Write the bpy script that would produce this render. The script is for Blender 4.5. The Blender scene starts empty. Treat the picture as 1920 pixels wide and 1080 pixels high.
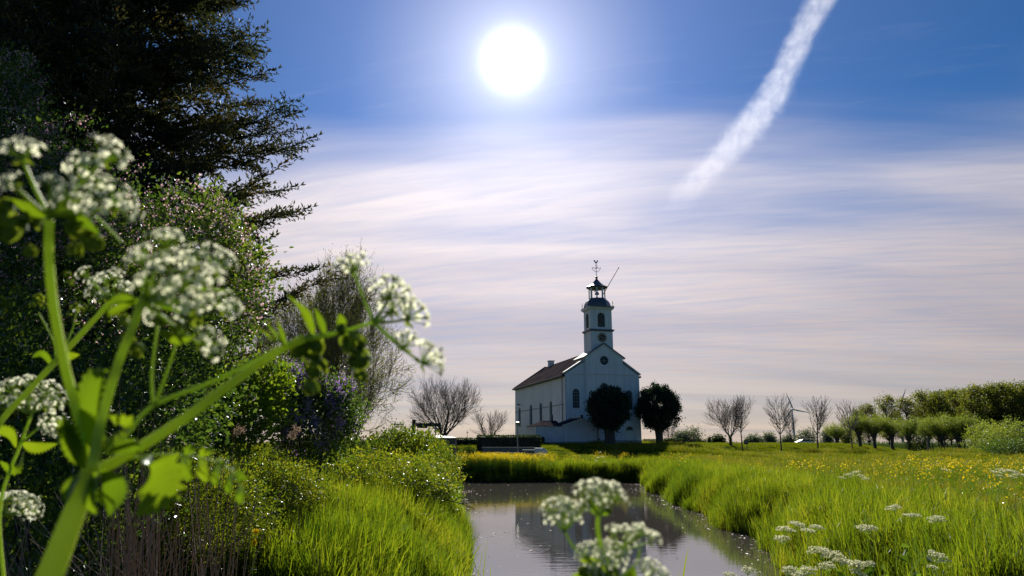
import bpy, math, random
import numpy as np
from mathutils import Vector, Matrix
R = math.radians
sc = bpy.context.scene
C = sc.collection

# ------------------------------------------------------------------ camera
HC = 2.8                                   # camera height above the water
PITCH = math.atan(290 / 1280.0)
cam_d = bpy.data.cameras.new('camera'); cam = bpy.data.objects.new('camera', cam_d); C.objects.link(cam)
cam.location = (0, 0, HC); cam.rotation_euler = (R(90) + PITCH, 0, 0)
cam_d.sensor_width = 36; cam_d.lens = 24; cam_d.clip_start = 0.02; cam_d.clip_end = 20000
cam_d.dof.use_dof = True; cam_d.dof.focus_distance = 28; cam_d.dof.aperture_fstop = 9
sc.camera = cam

# ------------------------------------------------------------------ sky and sun
SUN_EL = R(31.2)
W = bpy.data.worlds.new('World'); sc.world = W; W.use_nodes = True
nt = W.node_tree; nt.nodes.clear(); N = nt.nodes; LK = nt.links
def _in(sock, v):
    if v is None: return
    if isinstance(v, bpy.types.NodeSocket): LK.new(v, sock)
    else: sock.default_value = v
def M_(op, a=None, b=None, c=None, clamp=False):
    n = N.new('ShaderNodeMath'); n.operation = op; n.use_clamp = clamp
    for i, v in enumerate((a, b, c)): _in(n.inputs[i], v)
    return n.outputs[0]
def V_(op, a=None, b=None):
    n = N.new('ShaderNodeVectorMath'); n.operation = op
    _in(n.inputs[0], a); _in(n.inputs[1], b)
    return n.outputs['Value'] if op in ('DOT_PRODUCT', 'LENGTH') else n.outputs['Vector']
def SS_(x, a, b, lo=0.0, hi=1.0):          # smoothstep
    n = N.new('ShaderNodeMapRange'); n.interpolation_type = 'SMOOTHSTEP'
    _in(n.inputs[0], x); n.inputs[1].default_value = a; n.inputs[2].default_value = b
    n.inputs[3].default_value = lo; n.inputs[4].default_value = hi
    return n.outputs[0]
def NZ_(vec, scale, detail=4, rough=.55, dist=0.0):
    n = N.new('ShaderNodeTexNoise'); n.inputs['Scale'].default_value = scale
    n.inputs['Detail'].default_value = detail; n.inputs['Roughness'].default_value = rough
    n.inputs['Distortion'].default_value = dist; LK.new(vec, n.inputs['Vector']); return n.outputs['Fac']
def MIX_(f, a, b, mode='MIX'):
    n = N.new('ShaderNodeMix'); n.data_type = 'RGBA'; n.blend_type = mode
    _in(n.inputs[0], f); _in(n.inputs[6], a); _in(n.inputs[7], b); return n.outputs[2]
def CMB_(x, y, z):
    n = N.new('ShaderNodeCombineXYZ'); _in(n.inputs[0], x); _in(n.inputs[1], y); _in(n.inputs[2], z); return n.outputs[0]
tc = N.new('ShaderNodeTexCoord'); D = V_('NORMALIZE', tc.outputs['Generated'])
sp = N.new('ShaderNodeSeparateXYZ'); LK.new(D, sp.inputs[0]); dx, dy, dz = sp.outputs
dzp = M_('MAXIMUM', dz, 0.0)
inv = M_('DIVIDE', 1.0, M_('ADD', dzp, 0.10))
P = CMB_(M_('MULTIPLY', dx, inv), M_('MULTIPLY', dy, inv), 0.0)
sky = N.new('ShaderNodeTexSky'); sky.sky_type = 'NISHITA'; sky.sun_disc = False
sky.sun_elevation = SUN_EL; sky.sun_rotation = 0.0; sky.air_density = 1.0; sky.dust_density = 0.3; sky.ozone_density = 5.0
hs = N.new('ShaderNodeHueSaturation'); hs.inputs['Saturation'].default_value = 1.9; hs.inputs['Value'].default_value = 0.52; hs.inputs['Hue'].default_value = 0.505
LK.new(sky.outputs[0], hs.inputs['Color'])
sdir = (0.0, math.cos(SUN_EL), math.sin(SUN_EL))
ang = M_('ARCCOSINE', M_('MINIMUM', V_('DOT_PRODUCT', D, sdir), 0.9999999))   # radians from the sun
# thin cirrus veil below about 24 degrees, streaked; a plane of cloud seen at a slant
n_big = NZ_(V_('MULTIPLY', P, (0.35, 0.8, 1)), 1.1, 3, .5)
n_str = NZ_(V_('MULTIPLY', P, (0.20, 1.0, 1)), 1.5, 5, .50, .5)
Pr = N.new('ShaderNodeVectorRotate'); Pr.rotation_type = 'Z_AXIS'; LK.new(P, Pr.inputs['Vector']); Pr.inputs['Angle'].default_value = R(16)
n_fine = NZ_(V_('MULTIPLY', Pr.outputs[0], (0.5, 3.0, 1)), 5.0, 8, .62, .5)
el_eff = M_('ADD', dz, M_('MULTIPLY', M_('SUBTRACT', n_big, .5), -.42))
el_eff = M_('ADD', el_eff, M_('MULTIPLY', dx, .05))
el_eff = M_('ADD', el_eff, M_('MULTIPLY', M_('SUBTRACT', n_str, .5), -.22))
veil = SS_(el_eff, 0.46, 0.27)
veil = M_('MULTIPLY', veil, SS_(n_fine, .1, .75, .70, 1.0))
wisps = M_('MULTIPLY', SS_(n_fine, .50, .80), SS_(el_eff, .58, .36), clamp=True)
veil = M_('MULTIPLY', veil, SS_(dy, -.45, .25, .30, 1.0))    # the cirrus sheet thins out away from the sun
veil = M_('MAXIMUM', veil, M_('MULTIPLY', wisps, .14))
el = dzp
bright = SS_(el, 0.06, 0.40, 0.0, 1.0)
c_low = MIX_(SS_(n_str, .30, .70), (4.2, 3.55, 3.60, 1), (5.8, 4.65, 4.1, 1))
c_hi = MIX_(SS_(n_str, .28, .72), (5.8, 5.2, 5.4, 1), (8.0, 7.15, 6.8, 1))
c_cl = MIX_(bright, c_low, c_hi)
glow_w = M_('EXPONENT', M_('MULTIPLY', ang, -.85))
c_cl = MIX_(1.0, c_cl, CMB_(*[M_('ADD', M_('MULTIPLY', glow_w, 1.05), .24)] * 3), 'MULTIPLY')
skyc = MIX_(M_('MULTIPLY', veil, .93), hs.outputs[0], c_cl)
# the sun's aureole in thin high haze
a1 = M_('MULTIPLY', M_('EXPONENT', M_('MULTIPLY', M_('POWER', M_('DIVIDE', ang, .020), 1.6), -1.0)), 60.0)
a2 = M_('MULTIPLY', M_('EXPONENT', M_('DIVIDE', ang, -.060)), 6.5)
a3 = M_('MULTIPLY', M_('EXPONENT', M_('DIVIDE', ang, -.33)), 2.1)
glow = MIX_(1.0, CMB_(a1, a1, a1), MIX_(1.0, CMB_(a2, a2, M_('MULTIPLY', a2, .98)), CMB_(M_('MULTIPLY', a3, 1.0), M_('MULTIPLY', a3, .94), M_('MULTIPLY', a3, 1.08)), 'ADD'), 'ADD')
skyc = MIX_(1.0, skyc, glow, 'ADD')
bg = N.new('ShaderNodeBackground'); bg.inputs['Strength'].default_value = 0.084
LK.new(skyc, bg.inputs['Color'])
wo = N.new('ShaderNodeOutputWorld'); LK.new(bg.outputs[0], wo.inputs['Surface'])
sun_d = bpy.data.lights.new('sun', 'SUN'); sun_d.energy = 5.0; sun_d.angle = R(0.53); sun_d.color = (1, .93, .82)
sun = bpy.data.objects.new('sun', sun_d); C.objects.link(sun); sun.rotation_euler = (-(R(90) - SUN_EL), 0, 0); sun.location = (0, 60, 60)
sc.view_settings.view_transform = 'Standard'; sc.view_settings.look = 'None'
sc.view_settings.exposure = 0.58; sc.view_settings.gamma = 1; sc.view_settings.use_curve_mapping = False
sc.cycles.max_bounces = 8; sc.cycles.transparent_max_bounces = 8; sc.cycles.caustics_reflective = False; sc.cycles.caustics_refractive = False
sc.cycles.sample_clamp_indirect = 6; sc.cycles.use_denoising = True

# ------------------------------------------------------------------ helpers
CT, ST = math.cos(PITCH), math.sin(PITCH)
def at(px, py, Y=None, dist=None):
    """world point seen at photo pixel (px,py), at ground distance Y or straight distance dist"""
    a = (px - 960) / 1280.0; b = -(py - 540) / 1280.0
    d = Vector((a, CT - b * ST, ST + b * CT))
    k = Y / d.y if Y is not None else dist / d.length
    return Vector((0, 0, HC)) + d * k
def tag(o, label=None, cat=None, group=None, kind=None):
    if label: o['label'] = label
    if cat: o['category'] = cat
    if group: o['group'] = group
    if kind: o['kind'] = kind
    return o
def empty(name, loc=(0, 0, 0), rz=0.0, label=None, cat=None, group=None):
    o = bpy.data.objects.new(name, None); C.objects.link(o); o.location = loc; o.rotation_euler = (0, 0, rz)
    o.empty_display_size = .2
    return tag(o, label, cat, group)
class Geo:
    """collects vertices and polygons; build() links ONE mesh object"""
    def __init__(s): s.v = []; s.f = []; s.n = 0
    def add(s, v, f, m=0):
        v = np.asarray(v, float).reshape(-1, 3); f = np.asarray(f, np.int64)
        s.v.append(v); s.f.append((f + s.n, m)); s.n += len(v); return s
    def box(s, c, d, m=0, rz=0.0):
        x, y, z = [q / 2 for q in d]
        v = np.array([(-x,-y,-z),(x,-y,-z),(x,y,-z),(-x,y,-z),(-x,-y,z),(x,-y,z),(x,y,z),(-x,y,z)])
        if rz: cz, sz = math.cos(rz), math.sin(rz); v = v @ np.array([[cz, sz, 0], [-sz, cz, 0], [0, 0, 1]])
        return s.add(v + np.array(c), [(0,3,2,1),(4,5,6,7),(0,1,5,4),(1,2,6,5),(2,3,7,6),(3,0,4,7)], m)
    def b2(s, lo, hi, m=0):
        return s.box([(a + b) / 2 for a, b in zip(lo, hi)], [b - a for a, b in zip(lo, hi)], m)
    def prism(s, poly, y0, y1, m=0):
        """polygon in (x,z), counter-clockwise seen from -y, extruded y0..y1"""
        n = len(poly); v = [(x, y0, z) for x, z in poly] + [(x, y1, z) for x, z in poly]
        s.add(v, [list(range(n))], m); k = s.n - 2 * n
        s.f.append((np.array([list(range(2 * n - 1, n - 1, -1))]) + k, m))
        s.f.append((np.array([(i, i + n, (i + 1) % n + n, (i + 1) % n) for i in range(n)]) + k, m)); return s
    def lathe(s, prof, c=(0, 0, 0), n=16, m=0, cap=True):
        c = np.array(c); v = []
        for r, z in prof:
            for i in range(n): a = 2 * math.pi * i / n; v.append((c[0] + r * math.cos(a), c[1] + r * math.sin(a), c[2] + z))
        f = [(j * n + i, j * n + (i + 1) % n, (j + 1) * n + (i + 1) % n, (j + 1) * n + i) for j in range(len(prof) - 1) for i in range(n)]
        s.add(v, f, m)
        if cap:
            k = s.n - len(v)
            s.f.append((np.array([list(range(n - 1, -1, -1))]) + k, m)); s.f.append((np.array([list(range(n))]) + k + (len(prof) - 1) * n, m))
        return s
    def tubes(s, P0, P1, R0, R1, n=4, m=0):
        P0, P1 = np.asarray(P0, float), np.asarray(P1, float); R0, R1 = np.asarray(R0, float), np.asarray(R1, float)
        d = P1 - P0; d /= np.linalg.norm(d, axis=1, keepdims=True) + 1e-12
        up = np.where(np.abs(d[:, 2:3]) > .9, np.array([[1., 0, 0]]), np.array([[0, 0, 1.]]))
        a = np.cross(d, up); a /= np.linalg.norm(a, axis=1, keepdims=True) + 1e-12; b = np.cross(d, a)
        th = 2 * np.pi * np.arange(n) / n
        o = np.cos(th)[None, :, None] * a[:, None] + np.sin(th)[None, :, None] * b[:, None]
        v = np.concatenate([P0[:, None] + o * R0[:, None, None], P1[:, None] + o * R1[:, None, None]], 1)
        i = np.arange(n); f = np.stack([i, (i + 1) % n, (i + 1) % n + n, i + n], 1)[:, ::-1]
        F = (f[None] + (np.arange(len(P0)) * 2 * n)[:, None, None]).reshape(-1, 4)
        return s.add(v.reshape(-1, 3), F, m)
    def path(s, pts, rad, n=10, m=0, ridge=0.0, sub=6):
        """smooth tube through points (Catmull-Rom)"""
        pts = [np.array(p, float) for p in pts]; q = [2 * pts[0] - pts[1]] + pts + [2 * pts[-1] - pts[-2]]
        rr = [rad[0]] + list(rad) + [rad[-1]]; out = []; ro = []
        for i in range(1, len(q) - 2):
            for k in range(sub):
                t = k / sub
                out.append(.5 * (2*q[i] + (q[i+1]-q[i-1])*t + (2*q[i-1]-5*q[i]+4*q[i+1]-q[i+2])*t*t + (3*q[i]-q[i-1]-3*q[i+1]+q[i+2])*t**3)); ro.append(rr[i] * (1 - t) + rr[i + 1] * t)
        out.append(pts[-1]); ro.append(rad[-1]); out = np.array(out)
        T = np.gradient(out, axis=0); T /= np.linalg.norm(T, axis=1, keepdims=True)
        a = np.cross(T[0], (0.3, .2, .93)); a /= np.linalg.norm(a); v = []
        th = 2 * np.pi * np.arange(n) / n
        for p, t, r in zip(out, T, ro):
            a = a - t * np.dot(a, t); a /= np.linalg.norm(a); b = np.cross(t, a)
            rg = r * (1 + ridge * np.cos(th * (n // 2)))
            v.append(p + (np.cos(th)[:, None] * a + np.sin(th)[:, None] * b) * rg[:, None])
        L = len(out); f = [(j*n+i, j*n+(i+1) % n, (j+1)*n+(i+1) % n, (j+1)*n+i) for j in range(L-1) for i in range(n)]
        s.add(np.concatenate(v), f, m); k = s.n - L * n
        s.f.append((np.array([list(range(n - 1, -1, -1))]) + k, m)); s.f.append((np.array([list(range(n))]) + k + (L - 1) * n, m)); return s
    def scatter(s, tv, tf, pos, rot, scale, m=0):
        """copies of a template: rot (N,3,3) with columns = local axes"""
        tv = np.asarray(tv, float); tf = np.asarray(tf, np.int64); pos = np.asarray(pos); scale = np.asarray(scale, float)
        if scale.ndim == 1: scale = np.repeat(scale[:, None], 3, 1)
        v = np.einsum('nij,nvj->nvi', rot, tv[None] * scale[:, None, :]) + pos[:, None]
        F = (tf[None] + (np.arange(len(pos)) * len(tv))[:, None, None]).reshape(-1, tf.shape[1])
        return s.add(v.reshape(-1, 3), F, m)
    def mesh(s, name, mats, smooth=False):
        me = bpy.data.meshes.new(name)
        if not isinstance(mats, (list, tuple)): mats = [mats]
        for m in mats: me.materials.append(m)
        V = np.concatenate(s.v); loops = np.concatenate([f.ravel() for f, _ in s.f])
        cnt = np.concatenate([np.full(len(f), f.shape[1]) for f, _ in s.f]); mi = np.concatenate([np.full(len(f), m) for f, m in s.f])
        me.vertices.add(len(V)); me.vertices.foreach_set('co', V.astype(np.float32).ravel())
        me.loops.add(len(loops)); me.loops.foreach_set('vertex_index', loops.astype(np.int32))
        me.polygons.add(len(cnt)); st = np.concatenate([[0], np.cumsum(cnt)[:-1]])
        me.polygons.foreach_set('loop_start', st.astype(np.int32)); me.polygons.foreach_set('loop_total', cnt.astype(np.int32))
        me.polygons.foreach_set('material_index', mi.astype(np.int32))
        me.polygons.foreach_set('use_smooth', np.full(len(cnt), bool(smooth)))
        me.update(calc_edges=True); return me
    def build(s, name, mats, parent=None, smooth=False, bevel=0.0):
        o = bpy.data.objects.new(name, s.mesh(name, mats, smooth)); C.objects.link(o); o.parent = parent
        if bevel:
            b = o.modifiers.new('bevel', 'BEVEL'); b.width = bevel; b.segments = 1; b.limit_method = 'ANGLE'
        return o
def link(name, me, parent=None, loc=(0, 0, 0), rz=0.0, scale=1.0):
    o = bpy.data.objects.new(name, me); C.objects.link(o); o.parent = parent; o.location = loc; o.rotation_euler = (0, 0, rz)
    o.scale = (scale,) * 3 if not isinstance(scale, (tuple, list)) else scale
    return o
def copy_tree(o, parent=None):
    c = o.copy(); C.objects.link(c); c.parent = parent
    for ch in o.children: copy_tree(ch, c)
    return c
def frames(dirs, rng, roll=None):
    """rotation matrices whose y column is dirs, random roll"""
    d = dirs / (np.linalg.norm(dirs, axis=1, keepdims=True) + 1e-9)
    r = rng.normal(size=d.shape); x = np.cross(d, r); x /= np.linalg.norm(x, axis=1, keepdims=True) + 1e-9
    z = np.cross(x, d)
    return np.stack([x, d, z], 2)
def rnd_unit(n, rng):
    v = rng.normal(size=(n, 3)); return v / np.linalg.norm(v, axis=1, keepdims=True)
LEAF_V = [(0, 0, 0), (-.30, .42, .07), (0, 1, -.06), (.30, .42, .07)]; LEAF_F = [(0, 3, 2), (0, 2, 1)]
NARROW_V = [(0, 0, 0), (-.11, .45, .03), (0, 1, -.05), (.11, .45, .03)]

# ------------------------------------------------------------------ materials
def newmat(name):
    m = bpy.data.materials.new(name); m.use_nodes = True; t = m.node_tree; t.nodes.clear()
    return m, t, t.nodes.new('ShaderNodeOutputMaterial')
def ramp(t, fac, stops):
    r = t.nodes.new('ShaderNodeValToRGB'); e = r.color_ramp.elements
    while len(e) < len(stops): e.new(.5)
    for k, (p, c) in enumerate(stops): e[k].position = p; e[k].color = (*c, 1)
    t.links.new(fac, r.inputs[0]); return r.outputs[0]
def noise(t, scale, detail=4, vec=None, rough=.55, stretch=None):
    n = t.nodes.new('ShaderNodeTexNoise'); n.inputs['Scale'].default_value = scale; n.inputs['Detail'].default_value = detail; n.inputs['Roughness'].default_value = rough
    if vec is None:
        tcn = t.nodes.new('ShaderNodeTexCoord'); vec = tcn.outputs['Object']
    if stretch:
        mp = t.nodes.new('ShaderNodeMapping'); mp.inputs['Scale'].default_value = stretch; t.links.new(vec, mp.inputs[0]); vec = mp.outputs[0]
    t.links.new(vec, n.inputs['Vector']); return n.outputs['Fac']
def leafmat(name, cols, trans=.5, gloss=.10, rough=.45, tcol=None, spec_obj=False):
    """thin leaves: diffuse + translucent + sheen; colour differs leaf by leaf"""
    m, t, out = newmat(name); L = t.links
    g = t.nodes.new('ShaderNodeNewGeometry'); oi = t.nodes.new('ShaderNodeObjectInfo')
    a = t.nodes.new('ShaderNodeMath'); a.operation = 'ADD'; L.new(g.outputs['Random Per Island'], a.inputs[0]); L.new(oi.outputs['Random'], a.inputs[1])
    b = t.nodes.new('ShaderNodeMath'); b.operation = 'FRACT'; L.new(a.outputs[0], b.inputs[0])
    nz = noise(t, .45, 4, g.outputs['Position'])
    mx = t.nodes.new('ShaderNodeMath'); mx.operation = 'MULTIPLY_ADD'; L.new(b.outputs[0], mx.inputs[0]); mx.inputs[1].default_value = .65
    s2 = t.nodes.new('ShaderNodeMath'); s2.operation = 'MULTIPLY_ADD'; L.new(nz, s2.inputs[0]); s2.inputs[1].default_value = 1.3; s2.inputs[2].default_value = -.50
    L.new(s2.outputs[0], mx.inputs[2])
    n = len(cols); col = ramp(t, mx.outputs[0], [(i / max(n - 1, 1), c) for i, c in enumerate(cols)])
    df = t.nodes.new('ShaderNodeBsdfDiffuse'); L.new(col, df.inputs[0])
    tr = t.nodes.new('ShaderNodeBsdfTranslucent')
    tm = t.nodes.new('ShaderNodeMix'); tm.data_type = 'RGBA'; tm.blend_type = 'MULTIPLY'; tm.inputs[0].default_value = 1
    L.new(col, tm.inputs[6]); tm.inputs[7].default_value = (*(tcol or (1.55, 1.47, .50)), 1); L.new(tm.outputs[2], tr.inputs[0])
    m1 = t.nodes.new('ShaderNodeMixShader'); m1.inputs[0].default_value = trans; L.new(df.outputs[0], m1.inputs[1]); L.new(tr.outputs[0], m1.inputs[2])
    gl = t.nodes.new('ShaderNodeBsdfGlossy'); gl.inputs['Roughness'].default_value = rough; gl.inputs[0].default_value = (.9, .95, 1, 1)
    fr = t.nodes.new('ShaderNodeFresnel'); fr.inputs[0].default_value = 1.4
    fm = t.nodes.new('ShaderNodeMath'); fm.operation = 'MULTIPLY'; L.new(fr.outputs[0], fm.inputs[0]); fm.inputs[1].default_value = gloss * 2.6; fm.use_clamp = True
    fq = t.nodes.new('ShaderNodeMath'); fq.operation = 'MINIMUM'; L.new(fm.outputs[0], fq.inputs[0]); fq.inputs[1].default_value = .05 + gloss * .35
    m2 = t.nodes.new('ShaderNodeMixShader'); L.new(fq.outputs[0], m2.inputs[0]); L.new(m1.outputs[0], m2.inputs[1]); L.new(gl.outputs[0], m2.inputs[2])
    L.new(m2.outputs[0], out.inputs[0]); return m
def solid(name, c1, c2=None, rough=.7, nscale=3.0, bump=0.0, bscale=30.0, metal=0.0, spec=.4, stretch=None, trans=0.0, sss=0.0):
    m, t, out = newmat(name); p = t.nodes.new('ShaderNodeBsdfPrincipled'); L = t.links
    c2 = c2 or tuple(x * .8 for x in c1)
    L.new(ramp(t, noise(t, nscale, 6, stretch=stretch), [(.3, c1), (.7, c2)]), p.inputs['Base Color'])
    p.inputs['Roughness'].default_value = rough; p.inputs['Metallic'].default_value = metal; p.inputs['Specular IOR Level'].default_value = spec
    if sss: p.inputs['Subsurface Weight'].default_value = sss; p.inputs['Subsurface Radius'].default_value = (.7, 1, .3); p.inputs['Subsurface Scale'].default_value = .006
    if bump:
        bn = t.nodes.new('ShaderNodeBump'); bn.inputs['Strength'].default_value = bump; bn.inputs['Distance'].default_value = .02 if not sss else .002
        L.new(noise(t, bscale, 6, stretch=stretch), bn.inputs['Height']); L.new(bn.outputs[0], p.inputs['Normal'])
    if trans:
        tr = t.nodes.new('ShaderNodeBsdfTranslucent'); tr.inputs[0].default_value = (*[min(1, x * 1.6) for x in c1], 1)
        mx = t.nodes.new('ShaderNodeMixShader'); mx.inputs[0].default_value = trans; L.new(p.outputs[0], mx.inputs[1]); L.new(tr.outputs[0], mx.inputs[2]); L.new(mx.outputs[0], out.inputs[0])
    else: L.new(p.outputs[0], out.inputs[0])
    return m

# church render: white paint with courses, rain streaks and dirt
def wallmat():
    m, t, out = newmat('white_painted_brick'); L = t.links; p = t.nodes.new('ShaderNodeBsdfPrincipled')
    tcn = t.nodes.new('ShaderNodeTexCoord'); o = tcn.outputs['Object']
    st = noise(t, .8, 4, o, .6, (2.6, 2.6, .12)); bl = noise(t, .35, 5, o)
    c1 = ramp(t, st, [(.30, (.60, .63, .64)), (.62, (.74, .76, .77))]); c2 = ramp(t, bl, [(.35, (.90, .92, .92)), (.6, (1, 1, 1))])
    mx = t.nodes.new('ShaderNodeMix'); mx.data_type = 'RGBA'; mx.blend_type = 'MULTIPLY'; mx.inputs[0].default_value = 1; L.new(c1, mx.inputs[6]); L.new(c2, mx.inputs[7])
    L.new(mx.outputs[2], p.inputs['Base Color']); p.inputs['Roughness'].default_value = .75
    wv = t.nodes.new('ShaderNodeTexWave'); wv.bands_direction = 'Z'; wv.inputs['Scale'].default_value = 2.2; wv.inputs['Distortion'].default_value = .3; L.new(o, wv.inputs[0])
    bn = t.nodes.new('ShaderNodeBump'); bn.inputs['Strength'].default_value = .25; bn.inputs['Distance'].default_value = .02; L.new(wv.outputs['Fac'], bn.inputs['Height']); L.new(bn.outputs[0], p.inputs['Normal'])
    L.new(p.outputs[0], out.inputs[0]); return m
def tilemat():
    m, t, out = newmat('weathered_roof_tiles'); L = t.links; p = t.nodes.new('ShaderNodeBsdfPrincipled')
    tcn = t.nodes.new('ShaderNodeTexCoord'); o = tcn.outputs['Object']
    n1 = noise(t, 3.5, 8, o, .75); n2 = noise(t, .4, 4, o)
    vo = t.nodes.new('ShaderNodeTexVoronoi'); vo.inputs['Scale'].default_value = 4.0; L.new(o, vo.inputs['Vector'])
    c = ramp(t, n1, [(.35, (.028, .023, .024)), (.50, (.050, .045, .048)), (.62, (.095, .088, .090)), (.76, (.30, .27, .24))])
    c2 = ramp(t, n2, [(.4, (.6, .6, .7)), (.6, (1.15, 1, .95))])
    mx = t.nodes.new('ShaderNodeMix'); mx.data_type = 'RGBA'; mx.blend_type = 'MULTIPLY'; mx.inputs[0].default_value = 1; L.new(c, mx.inputs[6]); L.new(c2, mx.inputs[7])
    p = t.nodes.new('ShaderNodeBsdfDiffuse'); L.new(mx.outputs[2], p.inputs['Color'])
    bn = t.nodes.new('ShaderNodeBump'); bn.inputs['Strength'].default_value = .8; bn.inputs['Distance'].default_value = .05; L.new(vo.outputs['Color'], bn.inputs['Height']); L.new(bn.outputs[0], p.inputs['Normal'])
    L.new(p.outputs[0], out.inputs[0]); return m
def watermat():
    m, t, out = newmat('pond_water'); L = t.links; p = t.nodes.new('ShaderNodeBsdfPrincipled')
    g = t.nodes.new('ShaderNodeNewGeometry')
    p.inputs['Base Color'].default_value = (.060, .056, .048, 1); p.inputs['Roughness'].default_value = .025; p.inputs['IOR'].default_value = 5.5
    a = noise(t, 2.6, 3, g.outputs['Position'], .55, (.55, 1.7, 1)); b = noise(t, 14.0, 3, g.outputs['Position'], .6, (.6, 1.6, 1))
    msk = ramp(t, noise(t, .16, 2, g.outputs['Position']), [(.35, (.25,) * 3), (.65, (1,) * 3)])
    ad = t.nodes.new('ShaderNodeMath'); ad.operation = 'MULTIPLY_ADD'; L.new(b, ad.inputs[0]); ad.inputs[1].default_value = .05; L.new(a, ad.inputs[2])
    mu = t.nodes.new('ShaderNodeMath'); mu.operation = 'MULTIPLY'; L.new(ad.outputs[0], mu.inputs[0]); L.new(msk, mu.inputs[1])
    bn = t.nodes.new('ShaderNodeBump'); bn.inputs['Strength'].default_value = 1.0; bn.inputs['Distance'].default_value = .0042
    L.new(mu.outputs[0], bn.inputs['Height']); L.new(bn.outputs[0], p.inputs['Normal'])
    L.new(p.outputs[0], out.inputs[0]); return m
def groundmat():
    m, t, out = newmat('turf_ground'); L = t.links
    g = t.nodes.new('ShaderNodeNewGeometry'); P_ = g.outputs['Position']
    col = ramp(t, noise(t, .22, 6, P_, .65), [(.3, (.018, .030, .007)), (.5, (.035, .058, .010)), (.7, (.060, .080, .014))])
    sx_ = t.nodes.new('ShaderNodeSeparateXYZ'); L.new(P_, sx_.inputs[0]); mz = t.nodes.new('ShaderNodeMapRange'); L.new(sx_.outputs[2], mz.inputs[0]); mz.inputs[1].default_value = .10; mz.inputs[2].default_value = .45
    mm = t.nodes.new('ShaderNodeMix'); mm.data_type = 'RGBA'; L.new(mz.outputs[0], mm.inputs[0]); mm.inputs[6].default_value = (.035, .025, .017, 1); L.new(col, mm.inputs[7]); col = mm.outputs[2]
    df = t.nodes.new('ShaderNodeBsdfDiffuse'); L.new(col, df.inputs[0])
    bn = t.nodes.new('ShaderNodeBump'); bn.inputs['Strength'].default_value = 1; bn.inputs['Distance'].default_value = .12; L.new(noise(t, 6, 6, P_, .7), bn.inputs['Height']); L.new(bn.outputs[0], df.inputs['Normal'])
    L.new(df.outputs[0], out.inputs[0]); return m
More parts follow.
